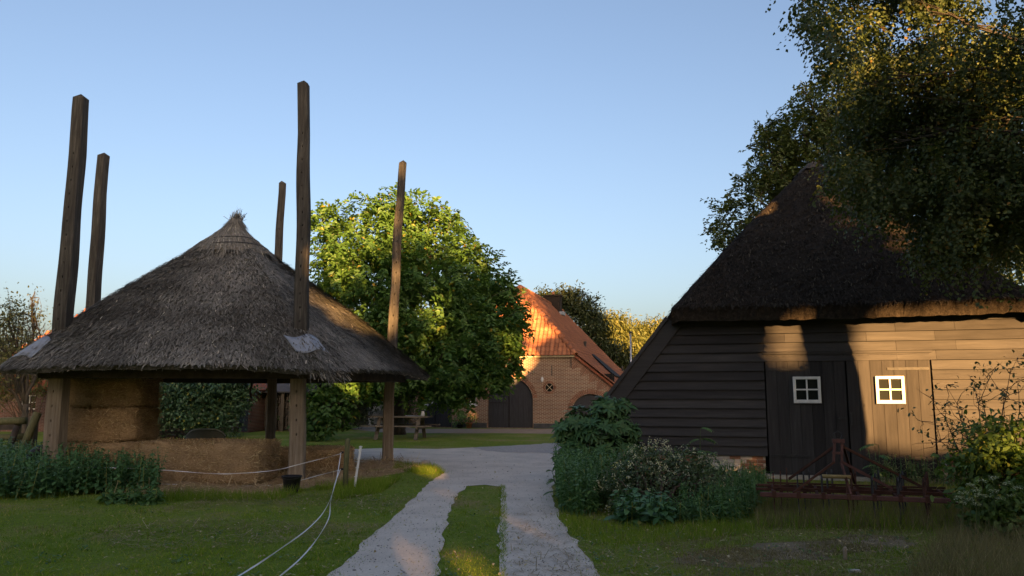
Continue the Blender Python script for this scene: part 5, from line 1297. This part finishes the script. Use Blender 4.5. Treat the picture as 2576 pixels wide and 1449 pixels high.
def herbs(name, poly_px, n, h0, h1, L, W, leafmat, templ='heart', nodes=9, label='', cat='plants', kind=None, z_top=None, lean=0.12, pairs=2, bunch=None):
    """upright stems with leaves in pairs all the way up"""
    poly = [G(*p) for p in poly_px]; xs = [p.x for p in poly]; ys = [p.y for p in poly]
    X = rng.uniform(min(xs), max(xs), n * 4); Y = rng.uniform(min(ys), max(ys), n * 4); k = inside(poly, X, Y); X, Y = X[k][:n], Y[k][:n]; n = len(X)
    H = rng.uniform(h0, h1, n) * (0.75 + 0.35 * (wave(np.stack([X, Y, 0 * X], 1), 1.7) + 1) / 2)
    c = Vector((float(X.mean()), float(Y.mean()), 0)); root = empty(name, c, label=label, category=cat, **({'kind': kind} if kind else {}))
    dx, dy = rng.normal(size=n) * lean, rng.normal(size=n) * lean
    t = np.repeat(np.linspace(0.18, 1.0, nodes)[None], n, 0).ravel(); i = np.repeat(np.arange(n), nodes)
    base = np.stack([X[i] - c.x + dx[i] * t * H[i], Y[i] - c.y + dy[i] * t * H[i], t * H[i]], 1)
    ang = np.tile(np.arange(nodes) * 1.57, n) + np.repeat(rng.uniform(0, 6, n), nodes)
    P_, A_, V_, S_ = [], [], [], []
    for q in range(pairs):
        a = ang + q * 2 * np.pi / pairs + rng.normal(size=len(ang)) * .3
        P_.append(base); A_.append(np.stack([np.cos(a), np.sin(a), rng.uniform(-.55, .25, len(a))], 1)); S_.append((1.15 - 0.6 * t) * rng.uniform(.7, 1.2, len(a)))
        V_.append(np.clip(np.repeat(rng.random(n), nodes) * .5 + .45 * rng.random(len(a)) + .0, 0, .93))
    P_, A_, V_, S_ = map(np.concatenate, (P_, A_, V_, S_))
    V_[rng.random(len(V_)) < .015] = 1
    put('foliage', leaves('foliage', P_, A_, rdir(len(P_)) * .35 + np.array([0, 0, 1]), L * S_, W * S_, templ, V_), leafmat, root, kind='stuff')
    put('stems', leaves('stems', np.stack([X - c.x, Y - c.y, 0 * X], 1), np.stack([dx, dy, np.ones(n)], 1), np.stack([0 * X, 0 * X - 1, 0 * X], 1) + .01, H, 0.012, 'straw'), 'nettle_leaf', root, kind='stuff')
    return root
herbs('nettle_patch', [(-260, 1262), (60, 1258), (200, 1248), (330, 1246), (395, 1252), (400, 1235), (380, 1215), (250, 1190), (60, 1185), (-260, 1185)], 1350, .42, .80, 0.115, 0.068, 'nettle_leaf', label='dense stinging nettles round the foot of the left pole', cat='nettles', kind='stuff')
herbs('dock_plants', [(250, 1268), (400, 1272), (410, 1255), (260, 1252)], 60, .10, .28, 0.14, 0.085, 'weed_leaf', nodes=4, label='low broad-leaved weeds at the edge of the lawn below the nettles', cat='weeds', kind='stuff')
herbs('nettle_thicket', [(1402, 1262), (1412, 1290), (1470, 1310), (1560, 1262), (1600, 1222), (1570, 1195), (1450, 1190), (1408, 1215)], 560, .45, .80, 0.105, 0.05, 'weed_leaf', nodes=10, label='tall green nettles spilling onto the track below the rhododendron', cat='nettles', kind='stuff')
herbs('weed_thicket', [(1700, 1318), (1800, 1325), (1905, 1300), (1935, 1262), (1920, 1228), (1840, 1225), (1720, 1215)], 420, .25, .52, 0.12, 0.028, 'weed_leaf', templ='lance', nodes=11, label='feathery green weeds between the flowering shrub and the cultivator', cat='weeds', kind='stuff')
herbs('bindweed', [(1545, 1318), (1600, 1330), (1690, 1325), (1700, 1295), (1560, 1292)], 60, .28, .46, 0.16, 0.10, 'nettle_leaf', templ='heart', nodes=5, label='large heart-leaved plant low at the front of the shrubs', cat='weeds')
fs_ = shrub('flowering_shrub', G(1630, 1300), px_lobes([(1560, 1210, 11.6, .26), (1600, 1180, 11.8, .30), (1660, 1175, 11.8, .32), (1720, 1180, 11.8, .30), (1780, 1195, 11.8, .26), (1620, 1230, 11.4, .32), (1700, 1235, 11.4, .32), (1540, 1250, 11.2, .25), (1600, 1270, 11.1, .25), (1680, 1280, 11.2, .25), (1760, 1240, 11.5, .25), (1820, 1215, 11.8, .18)]), 900, 10, 0.07, 0.055, 0.032, 'dark_shrub_leaf', stems=40, gscale=5, label='grey-leaved shrub dotted with small creamy white flowers', category='shrub')
n = 330
fl, fo, _ = crown_points(px_lobes([(1560, 1205, 11.5, .27), (1600, 1175, 11.7, .31), (1660, 1170, 11.7, .33), (1720, 1175, 11.7, .31), (1780, 1190, 11.7, .27), (1620, 1225, 11.3, .33), (1540, 1245, 11.1, .25), (1690, 1225, 11.35, .3), (1640, 1140, 11.9, .2)]), 330, 0.98, -0.3, 5)
fl = fl - np.array(fs_.location)
put('flowers', leaves('flowers', np.repeat(fl, 9, 0) + rng.normal(size=(len(fl) * 9, 3)) * 0.018, rdir(len(fl) * 9) + np.array([0, 0, .2]), rdir(len(fl) * 9) * .4 + np.array([0, -.3, 1]), 0.024, 0.02, 'rhomb'), 'flower', fs_)
def sapling(base, top, fronds, L, label, sd):
    r = random.Random(sd); base = Vector(base); root = empty('sumac_sapling', base, label=label, category='sapling', group='feathery saplings by the barn')
    tip = Vector(top) - base; sp_ = limb((0, 0, -.03), tip, 6, 0, .15)
    mb = MB().tube(sp_, [.014, .013, .011, .010, .008, .006, .003], 6); Pp, Aa, Uu, Ss = [], [], [], []
    for k in range(fronds):
        t = 0.35 + 0.65 * k / max(1, fronds - 1); s0 = Vector(sp_[min(6, int(t * 6))]); a = k * 2.4 + r.uniform(0, 1)
        d = Vector((math.cos(a), math.sin(a) * .7, 0.35)).normalized(); ln = L * r.uniform(.7, 1.1) * (1.1 - .35 * t)
        pts = [s0 + d * (ln * q) + Vector((0, 0, -0.5 * ln * q * q)) for q in np.linspace(0, 1, 11)]
        mb.tube(pts, [.004] * 11, 4, cap=False); sd_ = d.cross(Vector((0, 0, 1))).normalized()
        for q in range(2, 11):
            tan = (pts[q] - pts[q - 1]).normalized()
            for s in (-1, 1):
                Pp.append(pts[q]); Aa.append(sd_ * s + tan * .45 + Vector((0, 0, -.35))); Uu.append(Vector((0, 0, 1)) + d * .2); Ss.append(ln * .30 * (1 - abs(q - 6) / 14))
    put('stem', mb, 'green_stem', root, smooth=True)
    put('foliage', leaves('foliage', np.array(Pp), np.array(Aa), np.array(Uu), np.array(Ss), np.array(Ss) * .32, 'lance'), 'weed_leaf', root)
sapling(P(1748, 1190, 12.9) * Vector((1, 1, 0)), P(1762, 1078, 12.9), 11, .38, 'tall feathery sapling against the shaded black boards', 1)
sapling(P(1640, 1190, 12.8) * Vector((1, 1, 0)), P(1632, 1128, 12.8), 9, .34, 'shorter sapling with reddish tip above the flowering shrub', 2)
sapling(P(1700, 1190, 12.8) * Vector((1, 1, 0)), P(1698, 1138, 12.8), 8, .30, 'small sapling just left of the tall feathery one', 3)
sapling(P(1410, 1235, 12.6) * Vector((1, 1, 0)), P(1388, 1185, 12.5), 7, .30, 'low feathery sprig reaching over the track edge', 4)
sapling(P(2215, 1240, 12.2) * Vector((1, 1, 0)), P(2210, 1120, 12.2), 10, .36, 'sapling standing behind the cultivator before the sunlit door', 5)
eld = shrub('elder_bush', P(2520, 1320, 10) * Vector((1, 1, 0)), px_lobes([(2470, 1140, 10.2, .26), (2540, 1120, 10.2, .34), (2440, 1190, 10, .24), (2520, 1190, 10, .36), (2450, 1250, 9.7, .26), (2530, 1260, 9.6, .36), (2480, 1300, 9.5, .24), (2570, 1310, 9.4, .3), (2600, 1200, 9.8, .4)]), 640, 10, 0.09, 0.10, 0.05, 'elder_leaf', holes=None, label='green elder bush with flat white flower heads at the right edge', category='bush')
ump = [(2422, 1237), (2456, 1231), (2487, 1246), (2440, 1254), (2462, 1243), (2500, 1232), (2530, 1215), (2517, 1253), (2420, 1262), (2455, 1266), (2545, 1245), (2500, 1200), (2470, 1208), (2440, 1218), (2560, 1225), (2412, 1250)]
for x, y in ump:
    c = np.array(P(x, y, 9.25) - eld.location); k = 60; a = rng.uniform(0, 6.28, k); r_ = 0.055 * np.sqrt(rng.random(k))
    p = c + np.stack([r_ * np.cos(a), r_ * np.sin(a), 0.01 * rng.normal(size=k) - r_ * .2], 1)
    put('flower_head', leaves('flower_head', p, rdir(k) * np.array([1, 1, .2]), rdir(k) * .3 + np.array([0, 0, 1]), .018, .016, 'rhomb'), 'umbel', eld)
    put('flower_stalk', MB().tube([c - np.array([0.02, 0, .35]), c - np.array([0.0, 0, .02])], .004, 4, cap=False), 'green_stem', eld)
# sparse bramble whose shadow falls on the sunlit boards
def sprawl(base, tips, label, sd):
    r = random.Random(sd); base = Vector(base); root = empty('bramble_bush', base, label=label, category='bush', group='bare sprawling bushes by the barn'); mb = MB(); cl = []
    for x, y, d in tips:
        lp_ = limb((r.gauss(0, .1), r.gauss(0, .1), -.03), P(x, y, d) - base, 7, .12, .35); mb.tube(lp_, [.016, .014, .012, .010, .008, .006, .004, .002], 5, cap=False)
        for q in (3, 4, 5, 6, 7):
            for _ in range(3):
                e = lp_[q] + Vector((r.gauss(0, .16), r.gauss(0, .16), r.gauss(.02, .14))); mb.tube(limb(lp_[q], e, 3, 0, .3), [.006, .005, .003, .0015], 4, cap=False)
                if r.random() < .45: cl.append(e)
    put('stems', mb, 'twig', root); cl = np.array([tuple(c) for c in cl]); m = len(cl) * 7
    put('foliage', leaves('foliage', np.repeat(cl, 7, 0) + rng.normal(size=(m, 3)) * .05, rdir(m), rdir(m) * .5 + np.array([0, 0, 1]), .075, .045, 'oval'), 'dark_shrub_leaf', root)
sprawl(P(2500, 1250, 12) * Vector((1, 1, 0)), [(2340, 1000, 12.3), (2380, 970, 12.3), (2420, 1030, 12.2), (2320, 1060, 12.4), (2450, 960, 12), (2500, 930, 11.8), (2560, 900, 11.6), (2530, 980, 11.8), (2400, 1080, 12.2), (2590, 950, 11.6), (2470, 1060, 12), (2360, 1110, 12.4)], 'sparse dark branching bush before the sunlit boards at right', 8)
herbs('door_weeds', [(2190, 1222), (2330, 1226), (2440, 1230), (2440, 1205), (2200, 1204)], 170, .25, .65, 0.12, 0.03, 'dark_shrub_leaf', templ='lance', nodes=9, label='dark weeds growing along the foot of the sunlit barn door', cat='weeds', kind='stuff')

# ------------------------------------------------------------------ unseen trees set behind the viewer for shade, leaves cut along the sun holes
def shade_tree(x, y, h, rad, z0, sd, label, n=1900):
    r = random.Random(sd); lobes = [(Vector((x, y, (h + z0) / 2 - .4)), (rad * .85, rad * .8, (h - z0) * .48))] * 3
    for k in range(10):
        a = r.uniform(0, 6.28); zz = z0 + (h - z0) * (k + .5) / 10; w = rad * math.sin(math.pi * min(.9, max(.25, (zz - z0 * .6) / (h - z0 * .6))))
        lobes.append((Vector((x + .6 * w * math.cos(a), y + .6 * w * math.sin(a), zz)), (rad * .5, rad * .5, (h - z0) * .12 + .5)))
    tree('unseen_shade_tree', (x, y, 0), .34, z0 + 1.0, lobes, n, 12, .40, .42, .33, 'oak_leaf', 'bark', 'rhomb', 6, .4, -.95, .8, .05, holes=ALL_HOLES, thin=.16, twig_r=.008, ph=sd, group='unseen shade trees behind the viewer', label=label, category='tree')
NTH = ('first', 'second', 'third', 'fourth', 'fifth', 'sixth', 'seventh', 'eighth', 'ninth')
for k, (x, h) in enumerate(((-10.6, 11.5), (-6.4, 12.0), (-1.6, 13.2), (2.8, 14.0), (7.4, 14.4), (13.3, 15.0), (19.2, 17.0), (23.0, 20.0), (27.5, 22.0))):
    shade_tree(x, -15 + rnd.uniform(-.8, .8), h, 2.4 if x < -5 else 3.9, 1.6, k + 1, NTH[k] + ' unseen shade tree of the near row behind the viewer, from the left')  # the narrow left pair is added to shade the fruit tree and shed
for k, (x, h) in enumerate(((1.6, 13.6), (6.6, 14.6), (11.3, 15.2), (15.4, 18.5), (20.8, 21.0), (26.0, 22.0))):
    shade_tree(x, -21.5 + rnd.uniform(-.8, .8), h, 3.9, 1.8, k + 21, NTH[k] + ' unseen shade tree of the farther row behind the viewer, from the left')
shrub('unseen_shade_hedge', (1, -12, 0), [(Vector((x, -12 + rnd.uniform(-.5, .5), 1.2)), (1.5, 1.2, 1.3)) for x in np.arange(-7, 12, 1.6)], 2300, 12, .3, .2, .14, 'oak_leaf', stems=40, gap=-.7, holes=[(Vector(c) - Vector((1, -12, 0)), r) for c, r in ALL_HOLES], label='unseen hedge added behind the viewer to block low sun', category='hedge')  # unseen hedge, added to block low sun under the crowns

# ------------------------------------------------------------------ grass
def grass(name, X, Y, h0, h1, w, mat, label, patch=0.0, lean=.45):
    n = len(X)
    t = wave(np.stack([X, Y, 0 * X], 1), 1.1); var = np.clip(.35 + .28 * t + rng.normal(size=n) * .2, 0, .93); var[rng.random(n) < .03 + patch] = 1.0
    H = rng.uniform(h0, h1, n) * (1 + .35 * wave(np.stack([X, Y, 0 * X], 1), 2.7))
    ax = np.stack([rng.normal(size=n) * lean, rng.normal(size=n) * lean, np.ones(n)], 1)
    put(name, leaves(name, np.stack([X, Y, 0 * X - .003], 1), ax, rdir(n), H, w * rng.uniform(.8, 1.6, n), 'sliver', var), mat, kind='stuff', label=label, category='grass')
def scatter(n, x0, x1, y0, y1, p=1.4):
    """more blades near the viewer, fewer far off"""
    u = rng.random(n); q = 1 - p
    Y = (y0 ** q + u * (y1 ** q - y0 ** q)) ** (1 / q)
    return rng.uniform(x0, x1, n) * Y / y1, Y
pth = [p for p in path_pts]
def not_on(X, Y, polys, j=.05):
    k = np.ones(len(X), bool); dx, dy = rng.normal(size=len(X)) * j, rng.normal(size=len(X)) * j
    for p in polys: k &= ~inside(p, X + dx, Y + dy)
    return k
X, Y = scatter(250000, -24, 24, 5.2, 30)
k = not_on(X, Y, [pth, sand_pts, hay_pts, dirt_pts], .045); X, Y = X[k], Y[k]
bl = BN.v
inb = ((X - BN.o.x) * BN.v.x + (Y - BN.o.y) * BN.v.y > -.1) & (abs((X - BN.o.x) * BN.u.x + (Y - BN.o.y) * BN.u.y) < 4.7)
X, Y = X[~inb], Y[~inb]
right = X > .35 * Y ** .9 * .62
dryzone = (X > 1.6) & (Y < 10.5) & (wave(np.stack([X, Y, 0 * X], 1), 1.4, 3.0) + rng.normal(size=len(X)) * .4 > -.25)
w_ = wave(np.stack([X, Y, 0 * X], 1), .75, 1.0) + .7 * wave(np.stack([X, Y, 0 * X], 1), 2.3, 4.0) + rng.normal(size=len(X)) * .28
scorched = (w_ > .42) & ~dryzone & (Y < 20)
grass('lawn', X[~dryzone & ~scorched], Y[~dryzone & ~scorched], .022, .055, .0065, 'grass_blade', 'short green lawn on both sides of the farm track', .05, 1.0)
grass('scorched_lawn', X[scorched], Y[scorched], .015, .04, .006, 'dry_grass', 'dry brownish patches worn into the lawn', .1, .8)
grass('dry_lawn', X[dryzone], Y[dryzone], .02, .06, .006, 'dry_grass', 'short dry yellowish grass right of the track', .05)
k = dryzone & (rng.random(len(X)) < .35)
grass('sparse_green', X[k] + rng.normal(size=k.sum()) * .05, Y[k], .025, .06, .0065, 'grass_blade', 'green grass mixed into the dry turf right of the track')
tx, ty_ = scatter(900, -20, 20, 6.2, 20); k = not_on(tx, ty_, [pth, hay_pts, sand_pts], 0); tx, ty_ = np.repeat(tx[k], 16), np.repeat(ty_[k], 16)
grass('lawn_tufts', tx + rng.normal(size=len(tx)) * .035, ty_ + rng.normal(size=len(tx)) * .035, .04, .10, .007, 'grass_blade', 'coarser grass tufts standing out of the mown lawn', .04, .55)
cx_, cy_ = scatter(420, -20, 14, 6.2, 18); k = not_on(cx_, cy_, [pth, hay_pts], 0); cx_, cy_ = np.repeat(cx_[k], 9), np.repeat(cy_[k], 9); n = len(cx_)
put('lawn_weeds', leaves('lawn_weeds', np.stack([cx_, cy_, 0 * cx_ + .02], 1) + rng.normal(size=(n, 3)) * np.array([.04, .04, .008]), rdir(n) * np.array([1, 1, .25]), rdir(n) * .25 + np.array([0, 0, 1]), rng.uniform(.03, .07, n), rng.uniform(.015, .03, n), 'oval'), 'weed_leaf', kind='stuff', label='flat rosettes of plantain and clover in the lawn', category='weeds')
# sparse blades over the worn earth and loose clippings
X, Y = scatter(150000, .5, 8, 6, 12); k = inside(dirt_pts, X, Y) & (wave(np.stack([X, Y, 0 * X], 1), 3.2) + rng.normal(size=len(X)) * .3 > -.2); X, Y = X[k], Y[k]
grass('worn_grass', X, Y, .02, .06, .007, 'dry_grass', 'thin worn grass on the bare earth', .05, .9)
n = 9000; X, Y = scatter(n, 0, 9, 6, 12); put('hay_clippings', leaves('hay_clippings', np.stack([X, Y, 0 * X + .02], 1), rdir(n) * np.array([1, 1, .15]), np.tile([0, 0, 1.0], (n, 1)), rng.uniform(.05, .16, n), .006, 'straw'), 'dry_straw', kind='stuff', label='dry cut stalks lying over the grass at the right', category='clippings')
n = 5000; X, Y = rng.uniform(-5, -.8, n), rng.uniform(8.5, 13.2, n); k = not_on(X, Y, [pth], 0) & (wave(np.stack([X, Y, 0 * X], 1), 1.3, 2) > .1); X, Y = X[k], Y[k]; n = len(X)
put('hay_clippings', leaves('hay_clippings', np.stack([X, Y, 0 * X + .03], 1), rdir(n) * np.array([1, 1, .15]), np.tile([0, 0, 1.0], (n, 1)), rng.uniform(.05, .18, n), .007, 'straw'), 'dry_straw', kind='stuff', label='dry hay wisps scattered on the lawn left of the track', category='clippings')
# taller tufts: under the cultivator, at the right edge, along the hay and at posts
def tuft_zone(name, poly, n, h0, h1, mat, label, w=.006, lean=.3):
    poly = [G(*p) for p in poly]; xs = [p.x for p in poly]; ys = [p.y for p in poly]
    X = rng.uniform(min(xs), max(xs), n * 3); Y = rng.uniform(min(ys), max(ys), n * 3); k = inside(poly, X, Y); X, Y = X[k][:n], Y[k][:n]
    grass(name, X, Y, h0, h1, w, mat, label, .02, lean)
tuft_zone('rank_grass', [(1900, 1330), (2420, 1335), (2430, 1265), (2350, 1240), (1900, 1245)], 12000, .10, .34, 'dry_grass', 'tall rank grass growing through the cultivator')
tuft_zone('green_rank_grass', [(1900, 1335), (2420, 1340), (2430, 1250), (2350, 1235), (1900, 1240)], 7000, .08, .30, 'grass_blade', 'green tall grass among the cultivator tines')
tuft_zone('seed_grass', [(2250, 1520), (2800, 1520), (2800, 1290), (2430, 1300), (2330, 1400)], 9000, .10, .36, 'dry_grass', 'pale dry seeding grass in the lower right corner', .005, .45)
tuft_zone('verge_grass', [(1400, 1300), (1440, 1350), (1540, 1375), (1700, 1365), (1900, 1345), (1900, 1320), (1700, 1325), (1560, 1325), (1460, 1305)], 4500, .04, .13, 'grass_blade', 'longer green grass along the foot of the shrubs')
tuft_zone('hay_edge_grass', [(380, 1262), (700, 1260), (770, 1235), (950, 1232), (960, 1210), (860, 1222), (740, 1240), (690, 1246), (400, 1250)], 6000, .06, .2, 'grass_blade', 'longer grass along the front of the hay')
tuft_zone('corner_grass', [(985, 1182), (1060, 1195), (1118, 1192), (1095, 1175), (1000, 1166)], 4000, .05, .16, 'grass_blade', 'tufted grass tip by the pale stone')
tuft_zone('post_grass', [(840, 1262), (960, 1240), (1010, 1205), (900, 1225), (845, 1240)], 3500, .06, .24, 'grass_blade', 'grass tufts round the wooden post and white stake')
tuft_zone('median_edge', [(1250, 1480), (1270, 1480), (1276, 1330), (1270, 1222), (1256, 1222), (1256, 1330)], 1500, .03, .09, 'grass_blade', 'ragged grass fringe creeping over the right wheel track', .006, .8)

# loose stones and fallen leaves on the track
n = 3500; X, Y = scatter(n, -6, 6, 6.4, 22, 1.2); k = inside(pth, X, Y); X, Y = X[k], Y[k]; n = len(X)
oc = np.array([(1, 0, 0), (0, 1, 0), (-1, 0, 0), (0, -1, 0), (0, 0, .7), (0, 0, -.7)]); of = np.array([(0, 1, 4), (1, 2, 4), (2, 3, 4), (3, 0, 4), (1, 0, 5), (2, 1, 5), (3, 2, 5), (0, 3, 5)])
sz = rng.uniform(.004, .011, n) * (1 + (rng.random(n) < .03) * 1.2)
V_ = (oc[None] * rng.uniform(.6, 1.3, (n, 6, 1)) * sz[:, None, None] + np.stack([X, Y, 0 * X + .012], 1)[:, None]).reshape(-1, 3)
put('loose_gravel', raw_mesh('loose_gravel', V_, None, (of[None] + (np.arange(n) * 6)[:, None, None]).reshape(-1, 3)), 'pebbles', kind='stuff', label='small loose stones lying on the gravel track', category='gravel')
n = 1300; X, Y = scatter(n, -12, 12, 6.4, 24, 1.2)
put('fallen_leaves', leaves('fallen_leaves', np.stack([X, Y, 0 * X + .03], 1), rdir(n) * np.array([1, 1, .2]), rdir(n) * .3 + np.array([0, 0, 1]), rng.uniform(.03, .06, n), .028, 'oval', np.clip(.5 + rng.random(n), 0, 1)), 'dry_straw', kind='stuff', label='brown fallen leaves scattered over track and lawn', category='leaves')
X, Y = scatter(60000, -8, 10, 6, 20); k = inside(pth, X, Y) & ~inside(pth, X + rng.normal(size=len(X)) * .16, Y + rng.normal(size=len(X)) * .16); X, Y = X[k], Y[k]
grass('track_edge_grass', X, Y, .015, .05, .006, 'grass_blade', 'ragged grass creeping over the edges of the gravel track', .1, 1.0)
# far wood closing the horizon
fw = [(Vector((x + rnd.uniform(-2, 2), 118 - 0.0016 * x * x + rnd.uniform(-6, 6), rnd.uniform(2.5, 4.0))), (5.0, 4.0, rnd.uniform(3.2, 5.0))) for x in np.arange(-170, 190, 5.0)]
pts, out_d, _ = crown_points(fw, 6000, .35, -.8, .4)
put('far_wood', foliage('far_wood', pts, out_d, 5, .7, .95, .7, 'rhomb', .3), 'oak_leaf', kind='stuff', label='distant dark wood along the horizon beyond the farm', category='wood')
